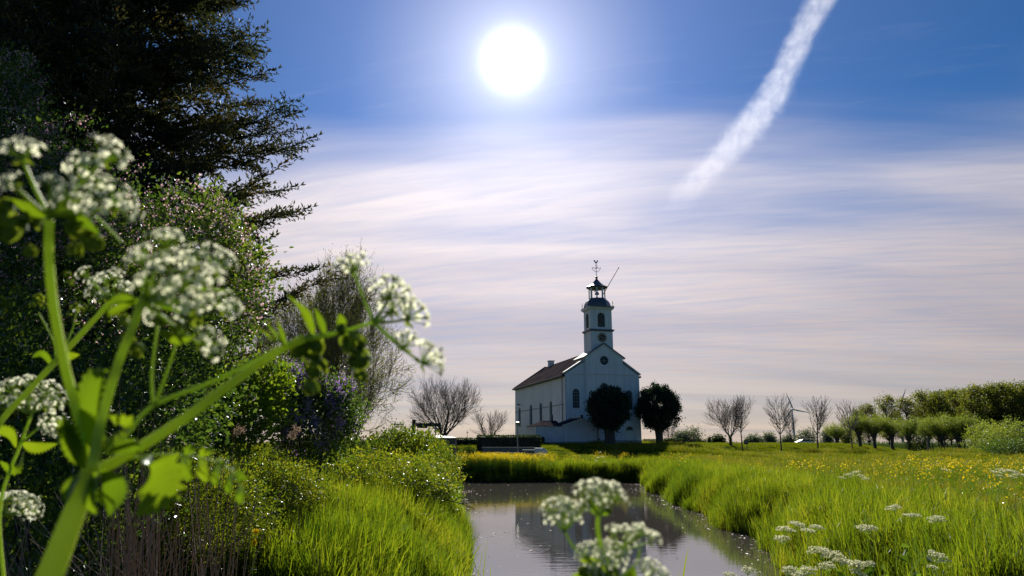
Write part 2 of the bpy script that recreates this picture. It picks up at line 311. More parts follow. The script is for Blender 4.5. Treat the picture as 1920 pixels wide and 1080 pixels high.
MAT = dict(
    wall=wallmat(), tiles=tilemat(), water=watermat(), ground=groundmat(),
    plinth=solid('grey_plinth', (.22, .23, .24), (.33, .34, .34), .85, 2, .3, 20),
    trim=solid('white_trim', (.72, .73, .72), (.6, .61, .6), .6, 2),
    lead=solid('dark_lead', (.07, .085, .11), (.12, .14, .17), .45, 3, .2, 12, .3),
    gutter=solid('dark_gutter', (.05, .055, .065), None, .5),
    slate=solid('dark_slate', (.025, .03, .04), (.045, .045, .055), 1.0, 3, .5, 14, spec=0.0),
    coping=solid('stone_coping', (.62, .60, .56), (.45, .44, .42), .6, 4),
    glass=solid('dark_window_glass', (.02, .028, .035), (.035, .045, .055), .12, .8, spec=.15),
    frame=solid('grey_window_bars', (.30, .33, .33), None, .6),
    louvre=solid('dark_louvres', (.035, .045, .05), None, .7),
    black=solid('black_paint', (.02, .02, .022), None, .4),
    gold=solid('gilt', (.50, .42, .26), (.42, .34, .20), .5, 5, metal=.2),
    shedwall=solid('stained_plaster', (.46, .47, .52), (.62, .63, .68), .85, 1.2, .3, 12),
    bark=solid('dark_bark', (.045, .038, .032), (.085, .072, .06), .9, 6, .6, 25, stretch=(1, 1, .25)),
    twig=solid('brown_twig', (.13, .10, .08), (.19, .15, .12), .85, 6),
    barkp=solid('pale_bark', (.20, .17, .11), (.12, .10, .07), .85, 6, .5, 25, stretch=(1, 1, .25)),
    steel=solid('galvanised_steel', (.30, .32, .33), (.22, .24, .25), .45, 4, metal=.5),
    stone=solid('rough_grey_stone', (.20, .20, .20), (.12, .12, .125), .85, 3, .5, 18),
    white=solid('turbine_white', (.62, .66, .72), None, .5),
    carpaint=solid('silver_car_paint', (.50, .53, .56), None, .25, metal=.6, spec=.7),
    tyre=solid('tyre_rubber', (.02, .02, .02), None, .8),
    path_=solid('pale_path', (.30, .27, .23), (.22, .20, .17), .9, 2, .3, 20),
    spruce=leafmat('spruce_needles', [(.018, .038, .030), (.034, .055, .030), (.10, .085, .028)], .40, .05, .5, (1.4, 1.1, .5)),
    yew=leafmat('yew_needles', [(.010, .028, .026), (.022, .048, .036), (.05, .075, .036)], .2, .05),
    lf_dark=leafmat('dark_leaves', [(.028, .062, .024), (.066, .125, .032), (.16, .21, .035)], .5, .10, .35),
    lf_hedge=leafmat('hedge_leaves', [(.028, .062, .012), (.075, .130, .018), (.18, .21, .022), (.30, .29, .04)], .55, .09, .35),
    lf_bright=leafmat('bright_leaves', [(.050, .110, .014), (.11, .19, .020), (.19, .25, .025)], .55, .08, .35),
    lf_box=leafmat('clipped_hedge_leaves', [(.010, .026, .010), (.022, .048, .012), (.05, .08, .016)], .4, .05),
    lf_willow=leafmat('willow_leaves', [(.070, .095, .022), (.12, .15, .030), (.18, .20, .045)], .55, .07),
    lf_poplar=leafmat('poplar_leaves', [(.05, .08, .025), (.12, .15, .035), (.25, .23, .055)], .55, .05),
    lf_pollard=leafmat('pollard_leaves', [(.09, .14, .04), (.17, .23, .06), (.28, .32, .09)], .55, .05),
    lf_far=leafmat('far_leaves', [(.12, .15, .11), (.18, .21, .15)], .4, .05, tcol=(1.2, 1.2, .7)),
    ivy=leafmat('ivy_leaves', [(.02, .05, .01), (.05, .10, .015)], .4, .08),
    reed=leafmat('reed_blades', [(.030, .070, .008), (.085, .140, .012), (.15, .20, .016), (.27, .27, .05)], .64, .05, .45),
    grass=leafmat('meadow_grass_blades', [(.040, .075, .010), (.10, .14, .014), (.18, .19, .03), (.26, .22, .07)], .55, .03),
    turf=leafmat('turf_blades', [(.070, .110, .008), (.12, .155, .010), (.19, .20, .020)], .5, .02),
    dry=solid('dry_reed_straw', (.24, .16, .11), (.34, .26, .19), .7, 4, trans=.25),
    plume=leafmat('dry_reed_plume', [(.22, .16, .12), (.38, .30, .24)], .4, .02, tcol=(1.2, 1.1, 1)),
    lilac=leafmat('lilac_blossom', [(.28, .20, .40), (.46, .36, .60), (.62, .52, .72)], .5, .02, tcol=(1.3, 1.1, 1.4)),
    pink=leafmat('pale_pink_blossom', [(.42, .28, .33), (.60, .45, .48), (.68, .58, .56)], .5, .02, tcol=(1.3, 1.1, 1.1)),
    yellow=leafmat('yellow_petals', [(.62, .48, .02), (.78, .60, .03)], .45, .03, tcol=(1.3, 1.2, .6)),
    white_f=leafmat('white_umbel_flowers', [(.42, .44, .28), (.60, .60, .44), (.72, .70, .56)], .45, .02, tcol=(1.25, 1.25, 1.05)),
    petal=leafmat('white_petals', [(.76, .78, .62), (.84, .84, .74), (.90, .90, .85)], .68, .02, tcol=(1.15, 1.15, 1.0)),
    stem=solid('green_hairy_stem', (.36, .44, .06), (.50, .56, .09), .5, 12, .6, 220, trans=.5, stretch=(1, 1, .3), sss=.7),
    stem_t=solid('thin_green_stem', (.30, .40, .06), (.42, .50, .08), .5, 30, trans=.5),
    bract=leafmat('green_bracts', [(.11, .17, .03), (.18, .25, .05), (.28, .33, .07)], .4, .04),
    fleaf=leafmat('fresh_green_leaf', [(.08, .15, .012), (.13, .21, .014), (.20, .27, .018)], .52, .05, .35),
)
# ------------------------------------------------------------------ terrain and water
rng = np.random.default_rng(7)
LB = np.array([(-50, -1.0), (8, -1.0), (15.7, -1.35), (22, -1.8), (29.6, -2.4), (38, -3.0), (52, -3.6), (99, -3.6)])
RB = np.array([(-50, 4.6), (8, 4.8), (15.7, 6.2), (20, 6.9), (24.9, 7.4), (33, 7.7), (40.3, 8.2), (46, 8.7), (51, 9.2), (99, 9.4)])
def wob(x, y, s, ph=0.0):
    return (np.sin(x * s + ph) * np.cos(y * s * 1.31 + ph * 1.7) + .5 * np.sin(x * s * 2.3 + y * s * 1.9 + ph * 2.1)) / 1.5
def sstep(x, a, b): t = np.clip((x - a) / (b - a), 0, 1); return t * t * (3 - 2 * t)
def inwater(x, y):
    xl = np.interp(y, LB[:, 0], LB[:, 1]); xr = np.interp(y, RB[:, 0], RB[:, 1])
    d1 = np.minimum(np.minimum(x - xl, xr - x), np.minimum(y - 8.5, 51.5 - y))
    d2 = np.minimum(np.minimum(x + 70, -1 - x), np.minimum(y - 42, 51.5 - y))
    return np.maximum(d1, d2) + .45 * wob(x, y, .55, .6) + .25 * wob(x, y, 1.3) + .12 * wob(x, y, 4.1, 1.0)
def height(x, y):
    x = np.asarray(x, float); y = np.asarray(y, float)
    b = .72 + .10 * wob(x, y, .16) + .05 * wob(x, y, .7, 2) + .5 * sstep(y, 60, 105)
    left = sstep(x, -1.5, -4.0) * sstep(y, 56, 40); b = b * (1 - left) + left * (1.05 + .12 * wob(x, y, .5))
    near = sstep(y, 8.5, 4.5); b = b * (1 - near) + near * 1.25
    far = sstep(y, 150, 260); b = b * (1 - far) + far * 1.1
    # dyke with the road on it, to the right of the church
    wy = y - (x - 18) * .04
    dy = sstep(wy, 108, 121) * sstep(wy, 148, 138) * sstep(x, 74, 56) * sstep(x, -90, -60)
    # a low rim of the slope in front of it
    rim = sstep(wy, 90, 96) * sstep(wy, 104, 98) * .30 * sstep(x, 14, 22) * sstep(x, 75, 60)
    mo = sstep(y, 64, 87) * sstep(y, 150, 138) * sstep(x, 30, 19) * sstep(x, -60, -30)
    top = np.maximum(dy, mo)
    b = b + rim * (1 - top)
    b = b * (1 - top) + top * 2.58
    b = b + .90 * sstep(y, 156, 164) * sstep(y, 186, 178) * sstep(x, 20, 40) * sstep(x, 160, 120)
    d = inwater(x, y)
    bank = sstep(-d, -.1, 1.3)
    return np.where(d > 0, -.08 - .5 * np.clip(d, 0, 1), bank * b - .02 * (1 - bank))
def axis(fine_lo, fine_hi, step, lo, hi, g=1.12):
    a = list(np.arange(fine_lo, fine_hi, step)); s = step; x = fine_hi
    while x < hi: a.append(x); s *= g; x += s
    a.append(hi); s = step; x = fine_lo; bl = []
    while x > lo: s *= g; x -= s; bl.append(max(x, lo))
    return np.array(sorted(set(bl + a)))
gx = axis(-14, 24, .35, -3500, 3500); gy = axis(3, 60, .35, -60, 6000, 1.09)
XX, YY = np.meshgrid(gx, gy, indexing='ij'); ZZ = height(XX, YY)
nx, ny = XX.shape; idx = np.arange(nx * ny).reshape(nx, ny)
F = np.stack([idx[:-1, :-1], idx[1:, :-1], idx[1:, 1:], idx[:-1, 1:]], -1).reshape(-1, 4)
g = Geo(); g.add(np.stack([XX, YY, ZZ], -1).reshape(-1, 3), F)
tag(g.build('ground', MAT['ground'], smooth=True), kind='structure')
g = Geo(); g.add([(-75, 7, 0), (14, 7, 0), (14, 54, 0), (-75, 54, 0)], [(0, 1, 2, 3)])
tag(g.build('water', MAT['water']), kind='structure')
# pale gravel path beside the church
g = Geo(); xs = np.linspace(17.5, 24, 14); pv = []
for x in xs:
    for yy in (96.5, 98.2): pv.append((x, yy, float(height(x, yy)) + .01))
g.add(pv, [(2*i, 2*i+2, 2*i+3, 2*i+1) for i in range(13)])
tag(g.build('path', MAT['path_']), kind='structure')

# ------------------------------------------------------------------ church
CH = empty('church', (7.2, 92.0, 0), R(14.5), 'white village church with a clock tower and domed lantern, beyond the water', 'church')
def part(name, g, mat, parent=CH, smooth=False, bevel=0.0, label=None):
    o = g.build(name, mat, parent, smooth, bevel)
    if label: o['label'] = label
    return o
CX, CW, CL, ZB, ZE, ZR = 5.4, 10.6, 26.6, 2.3, 11.85, 15.35
def arch_poly(x0, x1, z0, z1, n=10):
    r = (x1 - x0) / 2; c = (x0 + x1) / 2; zc = z1 - r
    return [(x0, z0), (x1, z0)] + [(c + r * math.cos(a), zc + r * math.sin(a)) for a in np.linspace(0, math.pi, n + 1)]
def cutter(polys_fn):
    pass
# facade wall (with real openings cut by booleans at build)
def with_holes(base, holes, name, mat, parent=CH):
    o = base.build(name, mat, parent)
    h = holes.build('cutter', mat, parent)
    md = o.modifiers.new('cut', 'BOOLEAN'); md.object = h; md.operation = 'DIFFERENCE'; md.solver = 'EXACT'
    dg = bpy.context.evaluated_depsgraph_get(); me = bpy.data.meshes.new_from_object(o.evaluated_get(dg))
    o.modifiers.clear(); o.data = me; bpy.data.objects.remove(h); return o
def arch_window(parent, x0, x1, z0, z1, y, name='window', bars=(2, 5), mats=('glass', 'frame'), axis_='x'):
    """glass set back in the wall, glazing bars and frame as sub-parts, sill below; axis 'x' faces -y, 'y' faces -x"""
    def conv(G):
        if axis_ == 'y': G.v = [np.stack([v[:, 1] - y + YS, v[:, 0], v[:, 2]], 1) for v in G.v]; G.f = [(f[:, ::-1], m) for f, m in G.f]
        return G
    YS = y
    G = Geo(); G.prism(arch_poly(x0, x1, z0, z1), y + .20, y + .24); w = conv(G).build(name, MAT[mats[0]], parent)
    r = (x1 - x0) / 2; c = (x0 + x1) / 2; zc = z1 - r; f = Geo()
    ou = arch_poly(x0, x1, z0, z1, 14); inn = arch_poly(x0 + .07, x1 - .07, z0 + .07, z1 - .07, 14); n = len(ou)
    v = [(p[0], yy, p[1]) for yy in (y + .13, y + .20) for p in ou] + [(p[0], yy, p[1]) for yy in (y + .13, y + .20) for p in inn]
    q = []
    for i in range(n):
        j = (i + 1) % n; q += [(i, j, 2*n + j, 2*n + i), (2*n + i, 2*n + j, 3*n + j, 3*n + i)]
    f.add(v, q)
    for k in range(1, bars[0] + 1):
        x = x0 + (x1 - x0) * k / (bars[0] + 1); zt = zc + math.sqrt(max(r * r - (x - c) ** 2, 0)) - .05
        f.b2((x - .02, y + .155, z0 + .05), (x + .02, y + .195, zt))
    for k in range(1, bars[1] + 1):
        z = z0 + (zc - z0) * k / bars[1]; f.b2((x0 + .05, y + .16, z - .02), (x1 - .05, y + .192, z + .02))
    conv(f).build('frame', MAT[mats[1]], w)
    s = Geo(); s.b2((x0 - .10, y - .07, z0 - .12), (x1 + .10, y + .18, z0 - .003)); conv(s).build('sill', MAT['trim'], w)
    return w
FW = [(.93, 1.95, 7.3, 9.88), (4.78, 6.02, 7.3, 10.7), (8.55, 9.62, 7.2, 9.8)]
LUN = (8.47, 9.55, 4.40, 4.99)
# main body
sl = (ZR - ZE) / CX
b = Geo(); b.prism([(0, ZB), (CW, ZB), (CW, ZE), (CX + .1, ZR + .02), (0, ZE)], 0, .45)
h = Geo()
for x0, x1, z0, z1 in FW: h.prism(arch_poly(x0, x1, z0, z1), -.2, .3)
h.prism(arch_poly(*LUN[:2], LUN[2] - 0.0, LUN[3]), -.2, .3)
with_holes(b, h, 'front_wall', MAT['wall'])
b = Geo(); b.prism([(0, ZB), (CW, ZB), (CW, ZE), (CX + .1, ZR + .02), (0, ZE)], CL - .4, CL); part('back_wall', b, MAT['wall'])
SW = [(23.1, 24.5, 5.4, 8.5), (16.25, 17.7, 5.12, 8.62), (11.0, 12.4, 5.12, 8.62), (6.1, 7.4, 5.12, 8.62)]
b = Geo(); b.b2((0.002, .45, ZB), (.45, CL - .4, ZE - .02))
h = Geo()
for t0, t1, z0, z1 in SW:
    G = Geo(); G.prism(arch_poly(t0, t1, z0, z1), -.2, .3); G.v = [np.stack([v[:, 1], v[:, 0], v[:, 2]], 1) for v in G.v]; G.f = [(f[:, ::-1], m) for f, m in G.f]
    h.v += G.v; h.f += [(f + h.n, m) for f, m in G.f]; h.n += G.n
with_holes(b, h, 'side_wall', MAT['wall'])
b = Geo(); b.b2((CW - .45, .45, ZB), (CW - .002, CL - .4, ZE - .02)); part('side_wall', b, MAT['wall'])
for t0, t1, z0, z1 in SW: arch_window(CH, t0, t1, z0, z1, 0.0, bars=(1, 6), axis_='y')
for x0, x1, z0, z1 in FW[::2]: arch_window(CH, x0, x1, z0, z1, 0.0)
arch_window(CH, *LUN, 0.0, name='lunette_window', bars=(3, 0))
# blind niche with a hood on the side wall
G = Geo(); ou = arch_poly(1.75, 2.9, 5.2, 8.5); inn = arch_poly(1.88, 2.77, 5.2, 8.37); n = len(ou)
vv = [(-.05, p[0], p[1]) for p in ou] + [(-.05, p[0], p[1]) for p in inn] + [(.004, p[0], p[1]) for p in ou] + [(.004, p[0], p[1]) for p in inn]
q = []
for i in range(1, n):
    j = (i + 1) % n; q += [(i, i + n, j + n, j), (i, j, j + 2*n, i + 2*n), (i + n, i + 3*n, j + 3*n, j + n)]
G.add(vv, q); part('blind_arch', G, MAT['trim'])
# corner and bay pilasters: centre bay stands 0.3 m proud
RX0, RX1, RY = 2.75, 8.2, -.30
bay = [(RX0, ZB), (RX1, ZB), (RX1, 14.2), (CX + .08, 16.0), (RX0, 14.2)]
b = Geo(); b.prism(bay, RY, -.002); h = Geo(); x0, x1, z0, z1 = FW[1]
h.prism(arch_poly(x0, x1, z0, z1), -1, .5)
oc = (5.5, 13.75, .62); h.prism([(oc[0] + oc[2] * math.cos(a), oc[1] + oc[2] * math.sin(a)) for a in np.linspace(0, 2 * math.pi, 25)[:-1]], -1, -.1)
with_holes(b, h, 'centre_bay', MAT['wall'])
arch_window(CH, *FW[1], RY)
G = Geo(); G.prism([(oc[0] + .62 * math.cos(a), oc[1] + .62 * math.sin(a)) for a in np.linspace(0, 2 * math.pi, 25)[:-1]], -.14, -.11); ow = part('round_window', G, MAT['glass'])
G = Geo()
for k in range(4):
    a = math.pi * k / 4; dx_, dz_ = .60 * math.cos(a), .60 * math.sin(a)
    G.tubes([(oc[0] - dx_, -.17, oc[1] - dz_)], [(oc[0] + dx_, -.17, oc[1] + dz_)], [.025], [.025], 4)
G.build('frame', MAT['frame'], ow)
b = Geo(); b.b2((RX0 + .003, .453, 13.2), (RX1 - .003, 3.6, 14.17)); b.prism([(RX0 + .003, 14.17), (RX1 - .003, 14.17), (CX + .08, 15.96)], .453, 3.6); part('bay_wall', b, MAT['wall'])
# raised bay roof verge and slopes (dark), overhanging
def slope_slab(x0, z0, x1, z1, y0, y1, th, m=0, G=None):
    G = G or Geo(); L = math.hypot(x1 - x0, z1 - z0); nx_, nz_ = -(z1 - z0) / L * th, (x1 - x0) / L * th
    if nz_ < 0: nx_, nz_ = -nx_, -nz_
    pl = [(x0, z0), (x1, z1), (x1 + nx_, z1 + nz_), (x0 + nx_, z0 + nz_)]
    if x1 < x0: pl = pl[::-1]
    return G.prism(pl, y0, y1, m)
g = Geo(); xa = CX + .08
slope_slab(RX0 - .28, 14.2 - .28 * .66 + .02, xa, 16.04, -.52, 3.75, .13, G=g); slope_slab(xa, 16.04, RX1 + .30, 14.2 - .30 * .66 + .02, -.52, 3.75, .13, G=g)
part('bay_roof', g, MAT['lead'])
g = Geo(); slope_slab(RX0 - .2, 14.2 - .2 * .66 - .16, xa, 16.04 - .18, -.40, RY - .003, .14, G=g); slope_slab(xa, 16.04 - .18, RX1 + .2, 14.2 - .2 * .66 - .16, -.40, RY - .003, .14, G=g)
part('pediment_moulding', g, MAT['trim'])
# main roof
g = Geo(); slope_slab(-.35, ZE - .35 * sl + .03, CX + .1, ZR + .05, .5, CL + .12, .14, G=g); part('roof', g, MAT['tiles'])
g = Geo(); slope_slab(CX + .1, ZR + .05, CW + .35, ZE - .35 * sl + .03, .5, CL + .12, .14, G=g); part('roof', g, MAT['tiles'])
g = Geo()
for k in range(60): g.tubes([(CX + .1, .55 + k * .435, ZR + .16)], [(CX + .1, .55 + k * .435 + .40, ZR + .17)], [.12], [.13], 8)
o = part('ridge_tiles', g, MAT['tiles'], smooth=True); o['kind'] = 'stuff'
# gable parapet copings
g = Geo(); slope_slab(-.15, ZE + .05, RX0 - .02, ZE + .05 + (RX0 + .13) * sl, -.10, .62, .20, G=g); part('coping', g, MAT['coping'])
g = Geo(); slope_slab(RX1 + .02, ZE + .05 + (RX0 + .13) * sl - .05, CW + .25, ZE + .02, -.10, .62, .20, G=g); part('coping', g, MAT['coping'])
g = Geo(); slope_slab(-.12, ZE, CX + .1, ZR + .26, CL - .2, CL + .22, .16, G=g); part('coping', g, MAT['slate'])
# gutter, cornice, string courses, plinth
g = Geo(); g.b2((-.52, .2, ZE - .30), (-.30, CL + .1, ZE - .06)); g.b2((-.30, .3, ZE - .36), (-.003, CL, ZE - .18)); part('gutter', g, MAT['gutter'])
g = Geo(); g.b2((CW + .30, .2, ZE - .30), (CW + .5, CL + .1, ZE - .06)); g.b2((CW + .003, .3, ZE - .36), (CW + .30, CL, ZE - .18)); part('gutter', g, MAT['gutter'])
g = Geo(); g.b2((-.003, -.10, ZE - .02), (RX0 - .003, -.003, ZE + .12)); g.b2((RX0 - .05, RY - .10, ZE - .02), (RX1 + .05, RY - .003, ZE + .12)); g.b2((RX1 + .053, -.10, ZE - .02), (CW + .02, -.003, ZE + .12)); part('string_course', g, MAT['trim'])
g = Geo(); edges = [0.45] + [e for t0, t1, _, _ in reversed(SW) for e in (t0 - .1, t1 + .1)] + [CL]
for a_, b_ in zip(edges[::2], edges[1::2]): g.b2((-.05, a_, 7.78), (-.003, b_, 7.90))
part('string_course', g, MAT['plinth'])
g = Geo(); g.b2((-.08, -.08, ZB - .2), (RX0 - .08, -.003, 3.1)); g.b2((RX0 - .07, RY - .08, ZB - .2), (RX1 + .07, RY - .003, 3.12)); g.b2((RX1 + .08, -.08, ZB - .2), (CW + .08, -.003, 3.1)); g.b2((-.08, 0, ZB - .2), (-.001, CL, 3.1)); g.b2((CW + .001, 0, ZB - .2), (CW + .08, CL, 3.1)); part('plinth', g, MAT['plinth'])
g = Geo(); g.b2((-.09, -.06, 3.103), (.75, -.003, ZE - .05)); g.b2((-.09, -.06, 3.103), (-.003, .40, ZE - .4)); part('corner_pilaster', g, MAT['wall'])
g = Geo(); g.b2((CW - .70, -.06, 3.103), (CW + .06, -.003, ZE - .05)); part('corner_pilaster', g, MAT['wall'])
g = Geo(); g.box((CX, 23.2, ZR + .35), (.85, .85, 1.1)); ch = part('chimney', g, MAT['shedwall'])
g = Geo(); g.box((CX, 23.2, ZR + .96), (1.05, 1.05, .12)); g.build('chimney_cap', MAT['coping'], ch)
g = Geo(); g.tubes([(-.14, 1.2, 3.1)], [(-.14, 1.2, ZE - .3)], [.05], [.05], 8); part('downpipe', g, MAT['gutter'])
g = Geo(); g.tubes([(-.003, 22.3, 8.8)], [(-.5, 22.3, 8.95)], [.03], [.03], 6); g.box((-.6, 22.3, 8.9), (.35, .22, .2)); part('wall_lamp', g, MAT['gutter'])
# tower
TX0, TX1, TY0, TY1 = 3.92, 7.18, -.05, 3.2
tcx, tcy = (TX0 + TX1) / 2, (TY0 + TY1) / 2
b = Geo(); b.b2((TX0, TY0 + .5, 14.6), (TX1, TY1, 17.9)); part('tower_base', b, MAT['wall'])
hw = .12; TX0b, TX1b, TY0b, TY1b = TX0 + .05, TX1 - .05, TY0 + .55, TY1 - .05
b = Geo(); b.b2((TX0b, TY0b, 18.18), (TX1b, TY1b, 20.95)); h = Geo(); bw = (tcx - .55, tcx + .55, 18.5, 20.55)
h.prism(arch_poly(*bw), TY0b - .3, TY0b + .3)
tcy = (TY0b + TY1b) / 2
G = Geo(); G.prism(arch_poly(tcy - .55, tcy + .55, 18.5, 20.55), TX0b - .3, TX0b + .3); G.v = [np.stack([v[:, 1], v[:, 0], v[:, 2]], 1) for v in G.v]; G.f = [(f[:, ::-1], m) for f, m in G.f]
h.v += G.v; h.f += [(f + h.n, m) for f, m in G.f]; h.n += G.n
with_holes(b, h, 'belfry', MAT['wall'])
def louvres(axis_):
    G = Geo(); L_ = Geo()
    for k in range(13):
        z = 18.55 + k * .155; r = .53 if z < 20.0 else math.sqrt(max(.53 ** 2 - (z - 20.0) ** 2, .01))
        L_.box((0, .12, z), (2 * r, .16, .03))
    bk = Geo(); bk.prism(arch_poly(-.55, .55, 18.5, 20.55), .22, .25)
    for q, nm in ((bk, 'louvre_window'), (L_, 'slats')):
        for i, v in enumerate(q.v):
            q.v[i] = v + np.array([tcx, TY0b, 0]) if axis_ == 'x' else np.stack([v[:, 1] + TX0b, v[:, 0] + tcy, v[:, 2]], 1)
        if axis_ == 'y': q.f = [(f[:, ::-1], m) for f, m in q.f]
    w = bk.build('louvre_window', MAT['louvre'], CH); L_.build('slats', MAT['plinth'], w)['kind'] = 'stuff'
louvres('x'); louvres('y')
g = Geo(); g.b2((TX0 - .10, TY0 + .38, 17.903), (TX1 + .10, TY1 + .1, 18.02)); g.b2((TX0 - .20, TY0 + .28, 18.022), (TX1 + .20, TY1 + .2, 18.177)); part('tower_string_course', g, MAT['lead'])
g = Geo(); g.b2((TX0 - .06, TY0 + .42, 20.952), (TX1 + .06, TY1 + .06, 21.1)); g.b2((TX0 - .22, TY0 + .26, 21.103), (TX1 + .22, TY1 + .22, 21.32)); part('tower_cornice', g, MAT['trim'])
g = Geo(); g.box((tcx, tcy, 21.37), (3.7, 3.7, .10)); part('tower_flat', g, MAT['lead'])
prof = [(1.95, 21.42), (1.93, 21.62), (1.84, 21.95), (1.66, 22.3), (1.42, 22.55), (1.30, 22.66), (1.22, 22.74)]
g = Geo(); g.lathe(prof, (tcx, tcy, 0), 8); v = g.v[0]; a8 = R(22.5); vc = v - np.array([tcx, tcy, 0])
g.v[0] = vc @ np.array([[math.cos(a8), math.sin(a8), 0], [-math.sin(a8), math.cos(a8), 0], [0, 0, 1]]) + np.array([tcx, tcy, 0]); part('dome', g, MAT['lead'])
for k in range(8):
    a = R(22.5 + 45 * k); x, y = tcx + 1.10 * math.cos(a), tcy + 1.10 * math.sin(a)
    g = Geo(); g.box((x, y, 23.48), (.17, .17, 1.46), 0, a); g.box((x, y, 24.18), (.23, .23, .09), 0, a); g.box((x, y, 22.80), (.23, .23, .09), 0, a); part('lantern_column', g, MAT['trim'])
g = Geo(); g.lathe([(1.32, 24.22), (1.32, 24.34), (1.58, 24.38), (1.60, 24.45), (1.30, 24.56), (.95, 24.78), (.66, 25.02), (.42, 25.30), (.22, 25.55), (.10, 25.72)], (tcx, tcy, 0), 8); part('lantern_roof', g, MAT['lead'])
g = Geo(); g.lathe([(.02, 0), (.30, .02), (.33, .10), (.26, .28), (.18, .42), (.05, .5)], (tcx, tcy, 23.35), 14); g.box((tcx, tcy, 24.0), (.08, 2.0, .08)); g.tubes([(tcx, tcy, 23.8)], [(tcx, tcy, 24.2)], [.03], [.03], 6); part('bell', g, MAT['lead'], smooth=False)
g = Geo(); g.lathe([(.02, 25.70), (.16, 25.78), (.20, 25.90), (.16, 26.02), (.03, 26.1)], (tcx, tcy, 0), 12)
g.tubes([(tcx, tcy, 25.9)], [(tcx, tcy, 28.05)], [.045], [.03], 6)
for s_ in (-1, 1):
    g.tubes([(tcx, tcy, 27.30)], [(tcx + s_ * .62, tcy, 27.32)], [.035], [.03], 6); g.tubes([(tcx, tcy, 27.30)], [(tcx, tcy + s_ * .62, 27.32)], [.035], [.03], 6)
    pts = [(tcx + s_ * .62, tcy, 27.30), (tcx + s_ * .50, tcy, 27.02), (tcx + s_ * .28, tcy, 26.85), (tcx, tcy, 26.72)]
    g.path(pts, [.03] * 4, 6)
    g.path([(tcx + s_ * .04, tcy, 27.55), (tcx + s_ * .16, tcy, 27.66), (tcx + s_ * .08, tcy, 27.78)], [.022] * 3, 5)
    g.lathe([(.01, -.07), (.07, 0), (.01, .07)], (tcx + s_ * .64, tcy, 27.33), 6)
g.lathe([(.01, -.09), (.09, 0), (.01, .09)], (tcx, tcy, 27.92), 8); wv = part('weathervane', g, MAT['black'])
cock = [(-.30, 28.28), (-.16, 28.10), (-.06, 28.02), (.10, 28.05), (.20, 28.15), (.24, 28.30), (.34, 28.36), (.26, 28.42), (.22, 28.52), (.14, 28.46), (.12, 28.30), (0, 28.22), (-.10, 28.26), (-.16, 28.40), (-.26, 28.50), (-.36, 28.44)]
g = Geo(); g.prism([(tcx - .0 + x, z) for x, z in cock][::1], tcy - .03, tcy + .03); g.build('rooster', MAT['black'], wv)
g = Geo(); g.tubes([(tcx + .42, tcy - .9, 23.0)], [(tcx + 3.05, tcy - .9, 27.25)], [.055], [.04], 8); g.lathe([(.01, -.1), (.1, 0), (.01, .1)], (tcx + 3.07, tcy - .9, 27.3), 8); part('flagpole', g, MAT['black'])
for x, y in ((TX0 - .1, TY0 + .4), (TX1 + .1, TY0 + .4), (TX0 - .1, TY1 + .1), (TX1 + .1, TY1 + .1)):
    g = Geo(); g.tubes([(x, y, 21.3)], [(x, y, 22.25)], [.03], [.02], 6); g.lathe([(.01, -.1), (.10, 0), (.01, .1)], (x, y, 21.95), 6); g.lathe([(.01, -.06), (.06, 0), (.01, .06)], (x, y, 22.25), 6); g.box((x, y, 21.6), (.3, .04, .04)); part('finial', g, MAT['black'])
# clock
ck = (tcx + .02, 17.02, .64)
def disc(r0, r1, y0, y1, n=32):
    G = Geo(); a = np.linspace(0, 2 * np.pi, n + 1)[:-1]
    v = [(ck[0] + r * math.cos(t), y, ck[1] + r * math.sin(t)) for y in (y0, y1) for r in (r0, r1) for t in a]
    q = []
    for i in range(n):
        j = (i + 1) % n; q += [(i, j, n + j, n + i), (n + i, n + j, 3*n + j, 3*n + i), (i, 2*n + i, 2*n + j, j)]
    G.add(v, q); return G
yc = TY0 + .5
cf = part('clock_face', disc(.02, .64, yc - .05, yc - .002), MAT['black'])
disc(.61, .65, yc - .07, yc - .051).build('clock_rim', MAT['gold'], cf)
for k in range(12):
    a = math.pi * k / 6; G = Geo(); c_, s_ = math.cos(a), math.sin(a)
    wd = .065 if k % 3 == 0 else .045
    G.add([(ck[0] + s_ * r + c_ * w_, y, ck[1] + c_ * r - s_ * w_) for y in (yc - .066, yc - .052) for r, w_ in ((.40, -wd), (.40, wd), (.57, wd), (.57, -wd))], [(0, 1, 2, 3), (0, 4, 5, 1), (1, 5, 6, 2), (2, 6, 7, 3), (3, 7, 4, 0)])
    G.build('hour_mark', MAT['gold'], cf)
for nm, ang_, L_, w_ in (('hour_hand', R(305), .30, .05), ('minute_hand', R(130), .50, .035)):
    G = Geo(); c_, s_ = math.cos(ang_), math.sin(ang_)
    G.add([(ck[0] + s_ * r + c_ * q_, y, ck[1] + c_ * r - s_ * q_) for y in (yc - .09, yc - .075) for r, q_ in ((-.1, -w_), (-.1, w_), (L_, w_ * .4), (L_, -w_ * .4))], [(0, 1, 2, 3), (0, 4, 5, 1), (1, 5, 6, 2), (2, 6, 7, 3), (3, 7, 4, 0)])
    G.build(nm, MAT['gold'], cf)

